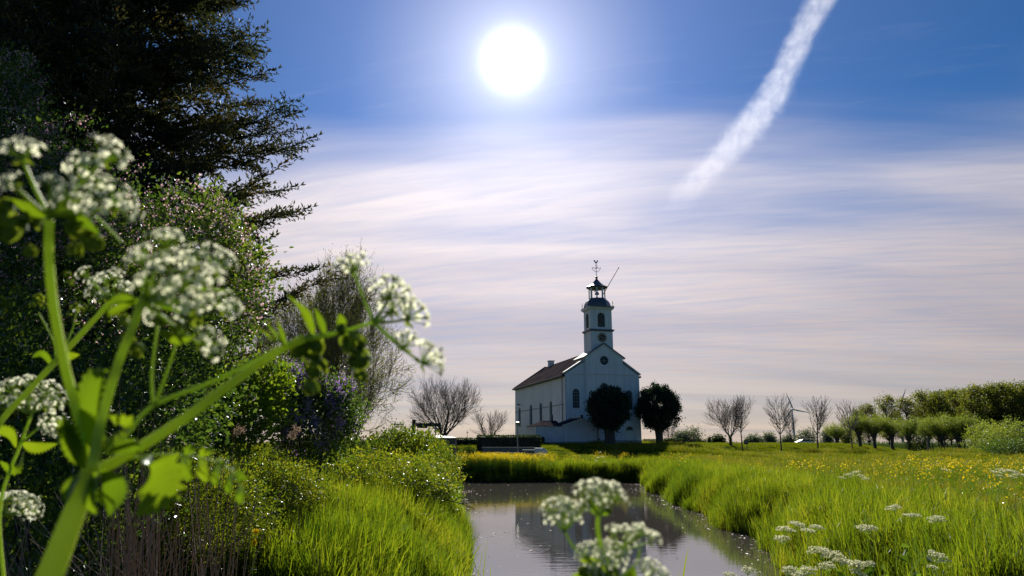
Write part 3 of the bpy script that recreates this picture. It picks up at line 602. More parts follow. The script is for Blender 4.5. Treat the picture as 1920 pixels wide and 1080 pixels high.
# ------------------------------------------------------------------ shed in front of the church
SH = empty('shed', (7.2, 92.0, 0), R(14.5), 'low whitewashed gabled outbuilding standing in front of the church by the round tree', 'shed')
sx0, sx1, sy0, sy1, se, sr = -2.1, 2.85, -5.0, -.45, 4.92, 5.72
smx = .38
def sbox(name, g, m, **k): return part(name, g, MAT[m], SH, **k)
g = Geo(); g.prism([(sx0, 2.0), (sx1, 2.0), (sx1, se), (smx, sr), (sx0, se)], sy0, sy1 + .3); sbox('wall', g, 'shedwall')
g = Geo(); g.prism([(-5.6, 2.0), (sx0 - .004, 2.0), (sx0 - .004, 4.8), (-5.6, 4.8)], sy0 + .25, sy1 + .2); sbox('lean_to_wall', g, 'shedwall')
g = Geo(); slope_slab(sx0 - .18, se - .06, smx, sr + .03, sy0 - .2, sy1 + .4, .10, G=g); sbox('roof', g, 'slate')
g = Geo(); slope_slab(smx, sr + .03, sx1 + .2, se - .06, sy0 - .2, sy1 + .4, .10, G=g); sbox('roof', g, 'slate')
g = Geo(); g.add([(-5.75, sy0 + .05, 4.82), (sx0 - .19, sy0 + .05, 4.82), (sx0 - .19, sy1 + .2, 4.82), (-5.75, sy1 + .2, 4.82), (-4.0, -2.6, 5.55), (sx0 - .19, -2.6, 5.55)], [(3, 2, 1, 0), (0, 1, 5, 4), (2, 3, 4, 5)]); g.add([(-5.75, sy0 + .05, 4.82), (-5.75, sy1 + .2, 4.82), (-4.0, -2.6, 5.55)], [(1, 0, 2)]); sbox('lean_to_roof', g, 'tiles')
g = Geo(); g.box((sx1 - .45, sy0 - .03, 3.9), (.10, .04, 1.8)); g.box((sx1 - .32, sy0 - .04, 3.2), (.22, .06, .25)); sbox('downpipe', g, 'gutter')
g = Geo(); slope_slab(sx0 - .2, se - .14, smx, sr - .05, sy0 - .23, sy0 - .2, .14, G=g); slope_slab(smx, sr - .05, sx1 + .2, se - .14, sy0 - .23, sy0 - .2, .14, G=g); sbox('bargeboard', g, 'trim')
g = Geo(); g.box((smx, -2.6, sr + .18), (.30, 4.6, .10)); g.box((smx, sy0 + .2, sr + .30), (.28, .28, .4)); sbox('ridge_cap', g, 'gutter')
g = Geo(); g.box((-2.5, -1.6, 5.9), (.22, .22, .9)); sbox('vent_pipe', g, 'gutter')
g = Geo(); g.b2((sx0 - .05, sy0 - .05, 2.0), (sx1 + .05, sy0 - .003, 2.95)); g.b2((-5.65, sy0 + .2, 2.0), (sx0 - .06, sy0 + .247, 2.9)); sbox('plinth', g, 'plinth')

# ------------------------------------------------------------------ trees
def grow(segs, tips, rg, p, d, L, r, lvl, mx, kids, spread, up, n=4, wig=.10, fwd=.35, rmin=.006):
    d = d / np.linalg.norm(d)
    for i in range(n):
        d2 = d + rg.normal(size=3) * wig; d2[2] += up; d2 /= np.linalg.norm(d2)
        q = p + d2 * L / n; r2 = max(r * (1 - .62 * (i + 1) / n), rmin)
        rr = max(r * (1 - .62 * i / n), rmin); segs.append((p, q, rr, r2, lvl)); p, d = q, d2
        if lvl < mx and (i + 1) / n > fwd:
            for _ in range(kids[lvl]):
                ax = rg.normal(size=3); ax -= d * ax.dot(d); ax /= np.linalg.norm(ax)
                sa = spread[lvl] * rg.uniform(.7, 1.3); nd = d * math.cos(sa) + ax * math.sin(sa)
                grow(segs, tips, rg, p, nd, L * rg.uniform(.50, .75), max(r2 * .62, rmin), lvl + 1, mx, kids, spread, up, n, wig, .2, rmin)
        if lvl >= mx: tips.append((p, d))
    if lvl < mx:
        grow(segs, tips, rg, p, d, L * .6, r2, lvl + 1, mx, kids, spread, up, n, wig, .2, rmin)
def segs_geo(segs, levels, n=5):
    S = [s for s in segs if s[4] in levels]
    g = Geo(); g.tubes([s[0] for s in S], [s[1] for s in S], [s[2] for s in S], [s[3] for s in S], n); return g
def leaf_geo(tips, rg, per, size, spread, tv=LEAF_V, droop=0.0):
    P0 = np.array([t[0] for t in tips]); D0 = np.array([t[1] for t in tips])
    P_ = np.repeat(P0, per, 0) + rg.normal(size=(len(P0) * per, 3)) * spread
    d = np.repeat(D0, per, 0) + rg.normal(size=P_.shape) * .8; d[:, 2] -= droop
    g = Geo(); g.scatter(tv, LEAF_F, P_, frames(d, rg), size * rg.uniform(.6, 1.3, len(P_))); return g
def make_bare(seed, h, trunk_h, stems=1, rt=.14, spread=(.55, .6, .6, .6), kids=(2, 2, 2, 2), up=.10, mx=3, lean=.0, leafy=0, lsize=.1, lmat='lf_willow', vase=.0, rmin=.012):
    rg = np.random.default_rng(seed); segs = []; tips = []
    p = np.zeros(3); q = np.array([0, 0, trunk_h]); segs.append((np.array([0, 0, -.3]), q * .5, rt * 1.15, rt, 0)); segs.append((q * .5, q, rt, rt * .9, 0))
    if stems == 1:
        grow(segs, tips, rg, q, np.array([0, 0, 1.0]), (h - trunk_h) * .62, rt * .9, 0, mx, kids, spread, up, 5, .06, .0, rmin)
    else:
        for k in range(stems):
            a = 2 * math.pi * k / stems + rg.uniform(-.3, .3)
            grow(segs, tips, rg, q, np.array([math.cos(a) * vase, math.sin(a) * vase, 1.0]), (h - trunk_h) * .60, rt * .6, 0, mx, kids, spread, up, 5, .08, .1, rmin)
    tr = segs_geo(segs, (0,), 7).mesh('trunk', MAT['bark'], True); br = segs_geo(segs, range(1, 9), 4).mesh('crown', MAT['twig'], False)
    lf = None
    if leafy: lf = leaf_geo(tips, rg, leafy, lsize, lsize * 1.5).mesh('foliage', MAT[lmat])
    zmax = max(s[1][2] for s in segs)
    return tr, br, lf, zmax
def place_tree(name, parts_, loc, label, h=None, group=None, rz=0, cat='tree', sx=1.0, ivy=0):
    tr, br, lf, zm = parts_; s = (h / zm) if h else 1.0
    t = empty(name, loc, rz, label, cat, group); t.scale = (s * sx, s * sx, s)
    link('trunk', tr, t); link('crown', br, t)
    if lf: link('foliage', lf, t)
    return t
def gz(x, y): return float(height(x, y))
def ground_at(px, Y, sink=0.02):
    p = at(px, 830, Y=Y); return (p.x, Y, gz(p.x, Y) - sink)
def hgt(py, Y, base): return at(960, py, Y=Y).z - base
vase_big = make_bare(11, 9, 1.2, 8, .26, (.6, .65, .7, .6), (1, 2, 1, 2), .08, 3, vase=.95, rmin=.013)
vase_b = make_bare(15, 9, 1.6, 6, .22, (.6, .6, .7, .6), (1, 2, 1, 2), .09, 3, vase=.90, rmin=.013)
col_a = make_bare(21, 9, 2.6, 1, .13, (.80, .65, .6), (4, 2, 2), .13, 2, rmin=.020)
col_b = make_bare(33, 9, 2.4, 1, .13, (.9, .65, .6), (4, 2, 2), .14, 2, rmin=.020)
small = make_bare(41, 5, .5, 7, .12, (.5, .6, .6), (1, 2, 1), .10, 2, vase=.9)
G_T = 'bare trees around the church green'
def bare(px, Y, topy, pr, label, sx=1.0, rz=0.0, base=None, name='bare_tree'):
    l = ground_at(px, Y); t = place_tree(name, pr, l, label, hgt(topy, Y, l[2]), G_T, rz, sx=sx); return t
bare(832, 84, 698, vase_big, 'wide bare many-stemmed tree left of the church, above the bright-topped cabinet', .98, .4)
bare(918, 112, 764, small, 'small low bare tree behind the clipped hedge, between the wide bare tree and the church', 1.15)
t = bare(1370, 118, 733, vase_b, 'broad bare tree with ivy on its short trunk, nearest to the church on its right', .9, 1.0)
iv = Geo(); rg = np.random.default_rng(5); n = 900; a = rg.uniform(0, 6.28, n); zz = rg.uniform(0, 2.3, n); rr = .30 + .06 * rg.normal(size=n)
pp = np.stack([np.cos(a) * rr, np.sin(a) * rr, zz], 1); iv.scatter(LEAF_V, LEAF_F, pp, frames(rg.normal(size=(n, 3)) + np.stack([np.cos(a), np.sin(a), a * 0], 1), rg), rg.uniform(.10, .2, n)); iv.build('ivy', MAT['ivy'], t)
bare(1391, 100, 738, col_a, 'thin-stemmed bare tree beside the ivy-clad tree, with the small dark sign at its foot', .9, .3)
bare(1464, 104, 736, col_b, 'slender bare tree just left of the wind turbine', .95, 2.0)
bare(1483, 150, 762, col_a, 'faint bare tree on the dyke, between the slender tree and the turbine mast', .9, 3.0)
bare(1533, 106, 741, col_a, 'bare upright tree with a dark trunk, right of the silver car', 1.12, 4.4)
bare(1597, 108, 749, col_b, 'bare upright tree at the left end of the pollard willow row', .95, 5.4)
bare(1256, 140, 783, small, 'tiny bare tree seen under the crown of the right-hand round yew', .7, 1.2)

def ball_tree(name, px, Y, rx_px, topy, botcrown, label, seed, trunk_r):
    rg = np.random.default_rng(seed); l = ground_at(px, Y); k = Y / 1313.0 * 1.02
    rad = rx_px * k; ztop = hgt(topy, Y, l[2]); zbot = hgt(botcrown, Y, l[2]); cz = (ztop + zbot) / 2; rz_ = (ztop - zbot) / 2
    t = empty(name, l, 0, label, 'tree', 'round clipped yews by the church')
    nc = 420; u = rnd_unit(nc, rg); rr = rg.uniform(.5, 1.0, nc) ** .5 * (1 + .09 * np.sin(u[:, 0] * 6 + seed) * np.cos(u[:, 2] * 7 + seed) + .05 * rg.normal(size=nc))
    c = u * rr[:, None]; c = c * np.array([rad * .93, rad * .93, rz_ * .93]) + np.array([0, 0, cz])
    c[:, 0] *= np.where(c[:, 2] < cz, 1.0, .97)
    per = 85; P_ = np.repeat(c, per, 0) + rg.normal(size=(nc * per, 3)) * .24
    d = np.repeat(u, per, 0) + rg.normal(size=P_.shape) * .7
    g = Geo(); g.scatter(LEAF_V, LEAF_F, P_, frames(d, rg), rg.uniform(.12, .30, len(P_))); g.build('crown', MAT['yew'], t)
    s = Geo(); s.path([(0, 0, -.3), (.05, 0, zbot * .5), (0, 0, zbot + .2), (0, 0, cz)], [trunk_r * 1.25, trunk_r, trunk_r * 1.1, trunk_r * .6], 10)
    for k_ in range(7):
        a = k_ * .9; s.tubes([(0, 0, zbot * .9)], [(math.cos(a) * rad * .6, math.sin(a) * rad * .6, cz)], [trunk_r * .35], [.05], 6)
    s.build('trunk', MAT['bark'], t, smooth=True); return t
ball_tree('round_yew', 1143, 84.5, 38.5, 727, 806, 'round dark yew standing in front of the church facade, overlapping the outbuilding', 3, .62)
ball_tree('round_yew', 1236, 93, 40, 721, 806, 'round dark yew standing free to the right of the church', 4, .48)

# conifers
def spray():
    rg = np.random.default_rng(2); g = Geo(); V = []; D_ = []
    for tw in [((0, 0, 0), (0, 1, 0), 1.0)] + [((0, .12 + .11 * k, 0), ((-1) ** k * .8, .75, .05), .42 - .03 * k) for k in range(7)]:
        p, d, L = np.array(tw[0]), np.array(tw[1]), tw[2]; d = d / np.linalg.norm(d); n = int(9 * L) + 2
        for i in range(n):
            t = i / n * L; V.append(p + d * t); dd = d * .9 + rg.normal(size=3) * .7; D_.append(dd)
    V = np.array(V); D_ = np.array(D_)
    g.scatter([(0, 0, 0), (-.15, .5, 0), (0, 1, 0), (.15, .5, 0)], [(0, 3, 2), (0, 2, 1)], V, frames(D_, rg), rg.uniform(.15, .27, len(V)))
    return np.concatenate(g.v), np.concatenate([f for f, _ in g.f])
SPV, SPF = spray()
def conifer(loc, h, r0, label, seed, z0=1.0, whorls=42, front_only=True, extra=(), dens=1.0):
    rg = np.random.default_rng(seed); t = empty('spruce_tree', loc, 0, label, 'tree', 'tall spruces on the left bank')
    segs = []; P_, D_, S_ = [], [], []
    segs.append((np.array([0, 0, -.5]), np.array([0, 0, h * .5]), .32, .2)); segs.append((np.array([0, 0, h * .5]), np.array([0, 0, h]), .2, .03))
    br = []
    for w in range(whorls):
        z = z0 + (h - z0) * (w / whorls) ** 1.05; L = r0 * float(np.interp(z, [3, 8, 10.6, 12.9, 14.8, 18, 24], [.86, .86, .80, .62, .40, .22, .04]))
        for k in range(9):
            a = 2 * math.pi * k / 9 + w * 1.7 + rg.normal() * .15; br.append((z + rg.normal() * .2, a, L * rg.uniform(.75, 1.12)))
    br += list(extra)
    for z, a, L in br:
        if front_only and math.sin(a) > .6: continue
        p = np.array([0, 0, z]); out = np.array([math.cos(a), math.sin(a), 0]); side = np.array([-out[1], out[0], 0])
        ns = 7; pts = [p]
        for i in range(1, ns + 1):
            s = i / ns; pts.append(p + out * L * s + np.array([0, 0, 1]) * (L * (-.16 * s + .20 * s ** 2.4 + .03 * math.sin(i * 2.1 + a))) + side * L * .04 * math.sin(a * 5 + s * 3))
        for i in range(ns):
            segs.append((pts[i], pts[i + 1], .05 * (1 - i / ns) * L / 4 + .01, .05 * (1 - (i + 1) / ns) * L / 4 + .008))
            nsp = int(rg.integers(5, 8) * dens)
            for j in range(nsp):
                f = rg.random(); q = pts[i] * (1 - f) + pts[i + 1] * f; s = (i + f) / ns
                if s < .12: continue
                fwd = pts[i + 1] - pts[i]; fwd /= np.linalg.norm(fwd)
                dd = fwd * rg.uniform(.5, 1.1) + side * rg.choice((-1, 1)) * rg.uniform(.3, 1.1); dd[2] += rg.uniform(-.35, .30)
                P_.append(q); D_.append(dd); S_.append(rg.uniform(.55, 1.0) * (1.15 - .45 * s))
        P_.append(pts[-1]); D_.append(pts[-1] - pts[-2] + np.array([0, 0, .05])); S_.append(.75)
        if False: pass
    g = Geo(); g.tubes([s[0] for s in segs], [s[1] for s in segs], [s[2] for s in segs], [s[3] for s in segs], 5); g.build('trunk', MAT['bark'], t)
    P_ = np.array(P_); D_ = np.array(D_); S_ = np.array(S_); d = D_ / np.linalg.norm(D_, axis=1, keepdims=True)
    up = np.array([[0, 0, 1.]]) + rg.normal(size=d.shape) * .25; x = np.cross(d, up); x /= np.linalg.norm(x, axis=1, keepdims=True); z = np.cross(x, d)
    g = Geo(); g.scatter(SPV, SPF, P_, np.stack([x, d, z], 2), S_); g.build('crown', MAT['spruce'], t); return t
_gn = {}
def gn_instance(o, variants):
    key = tuple(v.name for v in variants)
    if key not in _gn:
        cl = bpy.data.collections.new('variants_' + variants[0].name)
        for v in variants: cl.objects.link(v)
        ng = bpy.data.node_groups.new('scatter_' + variants[0].name, 'GeometryNodeTree')
        ng.interface.new_socket('Geometry', in_out='INPUT', socket_type='NodeSocketGeometry'); ng.interface.new_socket('Geometry', in_out='OUTPUT', socket_type='NodeSocketGeometry')
        gi = ng.nodes.new('NodeGroupInput'); go = ng.nodes.new('NodeGroupOutput'); ip = ng.nodes.new('GeometryNodeInstanceOnPoints'); ci = ng.nodes.new('GeometryNodeCollectionInfo')
        ci.inputs['Collection'].default_value = cl; ci.inputs['Separate Children'].default_value = True; ci.inputs['Reset Children'].default_value = True
        def na(nm, ty):
            q = ng.nodes.new('GeometryNodeInputNamedAttribute'); q.data_type = ty; q.inputs['Name'].default_value = nm; return q.outputs['Attribute']
        L = ng.links; mp = ng.nodes.new('GeometryNodeMeshToPoints')
        L.new(gi.outputs[0], mp.inputs['Mesh']); L.new(mp.outputs[0], ip.inputs['Points']); L.new(ci.outputs[0], ip.inputs['Instance']); ip.inputs['Pick Instance'].default_value = True
        er = ng.nodes.new('FunctionNodeEulerToRotation'); L.new(na('rot', 'FLOAT_VECTOR'), er.inputs[0]); L.new(er.outputs[0], ip.inputs['Rotation'])
        L.new(na('scl', 'FLOAT'), ip.inputs['Scale']); L.new(ip.outputs[0], go.inputs[0]); _gn[key] = ng
    md = o.modifiers.new('scatter', 'NODES'); md.node_group = _gn[key]; return o
def variant(name, g, mats): return bpy.data.objects.new(name, g.mesh(name, mats))
conifer((-10.2, 16.5, .9), 24, 4.9, 'tall dark spruce filling the upper left of the view, its right side against the sky', 8, z0=2.6, whorls=48,
        extra=[(5.4, -.1, 5.7)], dens=1.0)
conifer((-15.2, 18.5, .9), 24, 5.6, 'second dark spruce at the far left edge, behind the taller one', 18, z0=3.0, whorls=34, dens=.6)

# airy willow-like tree behind the lilac
def airy(px, Y, topy, seed, label, rt, sx, stems=4, leafy=4, col='lf_willow'):
    rg = np.random.default_rng(seed); pr = make_bare(seed, 9, 1.6, stems, rt, (.5, .6, .7, .7), (1, 2, 2, 3), .05, 3, leafy=leafy, lsize=.10, lmat=col, vase=.45, rmin=.01)
    l = ground_at(px, Y); t = place_tree('leafing_tree', pr, l, label, hgt(topy, Y, l[2]), 'thinly leafed trees behind the lilac', sx=sx); return t
airy(655, 31, 560, 61, 'thinly leafed tree with a pale forked trunk, just right of the lilac', .16, .75, 4, 2)
airy(618, 33, 452, 67, 'taller thinly leafed tree behind the lilac, below the spruce', .2, .50, 4, 2)
airy(545, 35, 520, 69, 'thinly leafed tree mostly hidden between the spruce and the lilac', .2, .6, 4, 3)

# shrubs: clustered leaves on an uneven body, stems within
def shrub(name, parts_, n_cl, per, lsize, mat, label, cat='shrub', seed=1, group=None, flower=None, leafv=LEAF_V, clus=.12, shell=.6, stems=10):
    """parts_: list of (centre, radii) blobs in world space"""
    rg = np.random.default_rng(seed); c0 = np.array(parts_[0][0], float); base = np.array([c0[0], c0[1], gz(c0[0], c0[1])])
    t = empty(name, tuple(base), 0, label, cat, group); cs = []; us = []
    vol = np.array([p[1][0] * p[1][1] + p[1][1] * p[1][2] + p[1][0] * p[1][2] for p in parts_]); vol /= vol.sum()
    for (c, r), w in zip(parts_, vol):
        n = int(n_cl * w); u = rnd_unit(n, rg); rr = rg.uniform(shell, 1.0, n)[:, None] * (1 + .13 * np.sin(u[:, :1] * 7 + c[0]) * np.cos(u[:, 2:3] * 6) + .08 * rg.normal(size=(n, 1)))
        cs.append(np.array(c) + u * rr * np.array(r)); us.append(u)
    cs = np.concatenate(cs); us = np.concatenate(us); k = cs[:, 2] > np.vectorize(gz)(cs[:, 0], cs[:, 1]) + .05; cs, us = cs[k], us[k]
    P_ = np.repeat(cs, per, 0) + rg.normal(size=(len(cs) * per, 3)) * clus
    d = np.repeat(us, per, 0) * .8 + rg.normal(size=P_.shape) * .7 + np.array([0, 0, .25])
    g = Geo(); g.scatter(leafv, LEAF_F, P_ - base, frames(d, rg), lsize * rg.uniform(.55, 1.3, len(P_))); g.build('foliage', MAT[mat], t)
    s = Geo(); a, b = [], []
    for _ in range(stems):
        q = cs[rg.integers(len(cs))] - base; a.append((q[0] * .3 + rg.normal() * .15, q[1] * .3 + rg.normal() * .15, -.1)); b.append(q * .93)
    s.tubes(a, b, np.full(stems, lsize * .35), np.full(stems, lsize * .12), 5); s.build('stems', MAT['bark'], t)
    if flower:
        fm, nf, fs, fper, fsp, facing = flower; w = us @ np.array(facing); k = np.where((w > .0) & (rg.random(len(us)) < .9))[0]
        if len(k) > nf: k = rg.choice(k, nf, False)
        fc = cs[k] + us[k] * .06 - base; FP = np.repeat(fc, fper, 0) + rg.normal(size=(len(fc) * fper, 3)) * np.array(fsp)
        fd = rg.normal(size=FP.shape); g = Geo(); g.scatter([(0, 0, 0), (-.5, .5, .1), (0, 1, 0), (.5, .5, .1)], LEAF_F, FP, frames(fd, rg), fs * rg.uniform(.6, 1.2, len(FP))); g.build('blossom', MAT[fm], t)
    return t
def blob(px, py, Y, rx_px, rz_px, ry):
    p = at(px, py, Y=Y); k = Y / 1313.0 * 1.03; return ((p.x, p.y, p.z), (rx_px * k, ry, rz_px * k))
shrub('flowering_shrub', [blob(150, 560, 10.0, 260, 190, 1.1), blob(330, 470, 9.6, 150, 130, .9), blob(60, 400, 10.4, 190, 180, 1.0), blob(420, 560, 9.8, 75, 140, .8), blob(-60, 250, 11, 190, 190, 1.0)], 2600, 16, .075, 'lf_dark',
      'tall shrub with small pale pink blossoms, in front of the spruce at left', 'shrub', 5, flower=('pink', 1500, .036, 11, (.05, .05, .05), (.35, -.55, .55)), clus=.13)
shrub('broadleaf_shrub', [blob(90, 800, 7.6, 280, 130, .9), blob(-60, 680, 7.8, 170, 150, .8), blob(300, 730, 9.0, 150, 120, .8), blob(60, 960, 6.8, 220, 130, .7)], 1500, 14, .075, 'lf_dark',
      'dark broad-leaved shrub low at the left edge, behind the near flowers', 'shrub', 6, clus=.14)
shrub('green_bush', [blob(455, 770, 11.6, 75, 75, .7), blob(505, 720, 12, 40, 45, .5), blob(400, 800, 11.4, 60, 60, .6)], 620, 14, .085, 'lf_bright', 'bright green bush immediately left of the lilac', 'shrub', 7, clus=.12)
shrub('lilac_bush', [blob(585, 790, 13.4, 78, 85, .9), blob(560, 740, 13.2, 50, 50, .6), blob(635, 770, 13.8, 38, 55, .6)], 800, 13, .085, 'lf_dark', 'lilac bush with purple blossom heads on the left bank', 'shrub', 8,
      flower=('lilac', 130, .030, 110, (.04, .04, .095), (-.1, -.75, .5)), clus=.12)
shrub('small_leaf_hedge', [blob(390, 970, 8.6, 125, 105, .7), blob(290, 985, 8.4, 110, 90, .6), blob(520, 912, 10.4, 95, 42, .7), blob(450, 890, 10.4, 110, 40, .7)], 3000, 15, .034, 'lf_hedge', 'dense small-leaved green shrub at lower left, above the near reeds', 'shrub', 9, clus=.07)
shrub('bramble_thicket', [blob(700, 900, 17.5, 130, 42, 1.6), blob(780, 905, 20, 70, 45, 1.6), blob(620, 905, 16, 60, 40, 1.2), blob(820, 890, 23, 45, 50, 1.5)], 2200, 14, .075, 'lf_hedge', 'sunlit tangled bramble thicket reaching over the water on the left bank', 'shrub', 10, clus=.12)
shrub('rounded_hedge', [blob(750, 848, 29, 72, 40, 1.8), blob(690, 862, 27, 60, 30, 1.6), blob(806, 858, 28, 32, 40, 1.2)], 1500, 14, .11, 'lf_hedge', 'rounded green hedge with bright new leaves on top, in front of the dark cabinet', 'hedge', 12, clus=.14)
shrub('low_bush', [blob(640, 850, 25, 60, 26, 1.3), blob(590, 860, 22, 50, 34, 1.2)], 600, 13, .09, 'lf_dark', 'low dark bush between the lilac and the rounded hedge', 'shrub', 13)
shrub('low_bush', [blob(878, 852, 55, 16, 12, 1.2)], 120, 12, .12, 'lf_box', 'small grey-green bush just right of the dark cabinet', 'shrub', 14)
# box hedges by the church
def box_hedge(x0, x1, Y, depth, topy, label, seed, mat='lf_box', botz=None):
    rg = np.random.default_rng(seed); a = at(x0, 830, Y=Y); b = at(x1, 830, Y=Y); cx = (a.x + b.x) / 2; z0 = min(gz(a.x, Y), gz(b.x, Y)); z1 = at(960, topy, Y=Y).z; w = b.x - a.x
    t = empty('box_hedge', (cx, Y, z0), 0, label, 'hedge', 'clipped hedges around the church')
    h_ = z1 - z0; n = int((w * h_ * 2 + w * depth + depth * h_ * 2) * 230); P_ = rg.uniform(-.5, .5, (n, 3)) * np.array([w, depth, h_]); k = rg.integers(0, 4, n)
    P_[k == 0, 1] = -depth / 2; P_[k == 1, 2] = h_ / 2; s = np.sign(P_[:, 0]); P_[k == 2, 0] = s[k == 2] * w / 2; P_[k == 3, 1] = depth / 2
    P_ += rg.normal(size=P_.shape) * .05; P_[:, 2] += h_ / 2
    g = Geo(); g.scatter(LEAF_V, LEAF_F, P_, frames(rg.normal(size=P_.shape) + np.array([0, -.3, .5]), rg), rg.uniform(.07, .15, n)); g.build('foliage', MAT[mat], t)
    c = Geo(); c.box((0, 0, h_ / 2 - .1), (w - .16, depth - .16, h_ - .04)); c.build('twigs', MAT['bark'], t); return t
box_hedge(896, 1012, 78, 2.0, 817.5, 'long clipped hedge between the bright-topped cabinet and the outbuilding', 21)
box_hedge(850, 896, 84, 2.0, 822.5, 'lower clipped hedge behind, left end of the long hedge', 22)
box_hedge(1014, 1020, 85, 1.2, 821, 'narrow clipped hedge end tucked against the outbuilding', 25)
box_hedge(1206, 1228, 118, 1.5, 824.5, 'short hedge right of the church, left of the free-standing yew trunk', 23)
box_hedge(1246, 1281, 118, 1.5, 823, 'short hedge right of the free-standing yew trunk', 24)

# poplars, pollards, far trees
def poplar_mesh(seed, h=16, r=3.4, mat='lf_poplar', n_cl=230, per=26, ls=.42, trunk_h=3.0, pw=.45):
    rg = np.random.default_rng(seed); tips = []; s = Geo(); s.tubes([(0, 0, -.5), (0, 0, h * .4)], [(0, 0, h * .4), (0, 0, h * .95)], [.28, .18], [.18, .03], 7)
    a0, b0 = [], []
    for k in range(n_cl):
        z = trunk_h + (h - trunk_h) * rg.random() ** .85; f = (z - trunk_h) / (h - trunk_h); rr = r * (math.sin(math.pi * min(f * .85 + .13, 1))) ** pw; a = rg.uniform(0, 6.28); q = rr * rg.uniform(.3, 1.0)
        p = np.array([math.cos(a) * q, math.sin(a) * q, z]); tips.append((p, np.array([math.cos(a), math.sin(a), .6])))
        a0.append((0, 0, max(z - q * 1.3, trunk_h * .7))); b0.append(p)
    s.tubes(a0, b0, np.full(n_cl, .07), np.full(n_cl, .02), 4)
    l = leaf_geo(tips, rg, per, ls, ls * 1.25)
    return s.mesh('trunk', MAT['bark']), l.mesh('crown', MAT[mat]), None, h
def two(name, pr, loc, label, h, group, rz=0, sx=1.0, cat='tree'):
    tr, cr, _, zm = pr; s = h / zm; t = empty(name, loc, rz, label, cat, group); t.scale = (s * sx, s * sx, s); link('trunk', tr, t); link('crown', cr, t); return t
pops = [poplar_mesh(s, r=4.3, pw=.4, n_cl=150, per=34, ls=.46) for s in (101, 102, 103)]
rg = np.random.default_rng(77); tops = [(1668, 748), (1630, 762), (1706, 752), (1742, 740), (1772, 742), (1803, 738), (1832, 731), (1858, 730), (1884, 726), (1908, 727), (1932, 723), (1960, 722), (1612, 772)]
words_ = ['leftmost tall one of the row, seen against the sky', 'beside the sky gap, second in the row', 'third in the row, right of the leftmost sky gap', 'with an orange-green tinge on its left side', 'fifth from the left in the row', 'behind the turbine blade tip', 'above the leaning wooden post',
          'seventh in the dense part of the row', 'over the dark thicket', 'near the right edge of the view', 'at the right edge of the view', 'just beyond the right edge', 'lowest, at the left end of the row']
for i, (px, ty) in enumerate(tops):
    Y = 205 + rg.uniform(-8, 8); l = ground_at(px, Y); two('poplar_tree', pops[i % 3], l, 'tall leafy poplar behind the willows, ' + words_[i], hgt(ty, Y, l[2]) * 1.03, 'poplars behind the pollard willows', rg.uniform(0, 6), .95 if i != 12 else .7)
rg = np.random.default_rng(78)
# second rank makes the row dense on the right
for i, px in enumerate(range(1760, 1960, 24)):
    l = ground_at(px, 222); two('poplar_tree', pops[(i + 1) % 3], l, 'poplar of the rear rank glimpsed between the front poplars, ' + ['leftmost one, beside the tallest gap', 'second from the left', 'third from the left', 'fourth from the left', 'above the leaning post', 'sixth from the left', 'above the dark thicket', 'last inside the view', 'just past the right edge'][i], hgt(738 - i * 1.2, 222, l[2]) * 1.0, 'rear rank of the poplar row', rg.uniform(0, 6), 1.1)
def pollard_mesh(seed):
    rg = np.random.default_rng(seed); s = Geo(); s.path([(0, 0, -.3), (.06, .02, .9), (-.04, 0, 1.7), (.03, 0, 2.3)], [.30, .22, .24, .45], 9); s.lathe([(.05, 2.1), (.42, 2.2), (.50, 2.42), (.36, 2.65), (.08, 2.75)], (0, 0, 0), 9)
    a0, b0, tips = [], [], []
    for k in range(70):
        a = rg.uniform(0, 6.28); sp_ = rg.uniform(.1, .85); L = rg.uniform(2.2, 3.6); d = np.array([math.cos(a) * sp_, math.sin(a) * sp_, 1.0]); d /= np.linalg.norm(d); p = np.array([math.cos(a) * .3, math.sin(a) * .3, 2.4]); q = p + d * L; q[2] -= sp_ * .5
        a0.append(p); b0.append(q)
        for f in (.3, .45, .6, .75, .88, 1.0): tips.append((p * (1 - f) + q * f, d))
    s.tubes(a0, b0, np.full(70, .03), np.full(70, .008), 3)
    return s.mesh('trunk', MAT['bark'], True), leaf_geo(tips, rg, 13, .26, .22, NARROW_V).mesh('crown', MAT['lf_pollard']), None, 6.0
pol = [pollard_mesh(s) for s in (201, 202, 203)]
plist = [(1612, 118, 773, 'leftmost pollard willow, leaning trunk, at the end of the row'), (1640, 116, 776, 'second pollard willow from the left, green round head'), (1673, 116, 778, 'third pollard willow, thin pale head'), (1704, 120, 780, 'pollard willow left of the rusty-brown bush'),
         (1766, 118, 774, 'pollard willow right of the leaning wooden post'), (1797, 117, 777, 'pollard willow with a bare twiggy head above the fence'), (1825, 116, 775, 'pollard willow just right of the fence'), (1740, 122, 782, 'pollard willow behind the dark shrub and the wooden post'), (1570, 150, 790, 'small green tree left of the pollard row')]
for i, (px, Y, ty, lb) in enumerate(plist):
    l = ground_at(px, Y); two('pollard_willow', pol[i % 3], l, lb, hgt(ty, Y, l[2]), 'pollard willows in a row', i * 1.3, 1.12)
def far_bush(px, Y, rx, topy, boty, label, mat, seed, n=260, ls=.3, cat='shrub', name='bush', grp=None):
    b = blob(px, (topy + boty) / 2, Y, rx, (boty - topy) / 2, rx * Y / 1313 * .8); shrub(name, [b], n, 13, ls, mat, label, cat, seed, grp, clus=ls * 1.1, shell=.35, stems=6)
far_bush(1895, 98, 52, 786, 862, 'large willow thicket at the right edge, light green above and dark below', 'lf_pollard', 31, 700, .2)
far_bush(1850, 104, 40, 792, 858, 'light green willow thicket left of the large one', 'lf_pollard', 32, 450, .2)
far_bush(1885, 93, 48, 822, 862, 'low dark bush under the willow thicket at the right edge', 'lf_dark', 33, 420, .18)
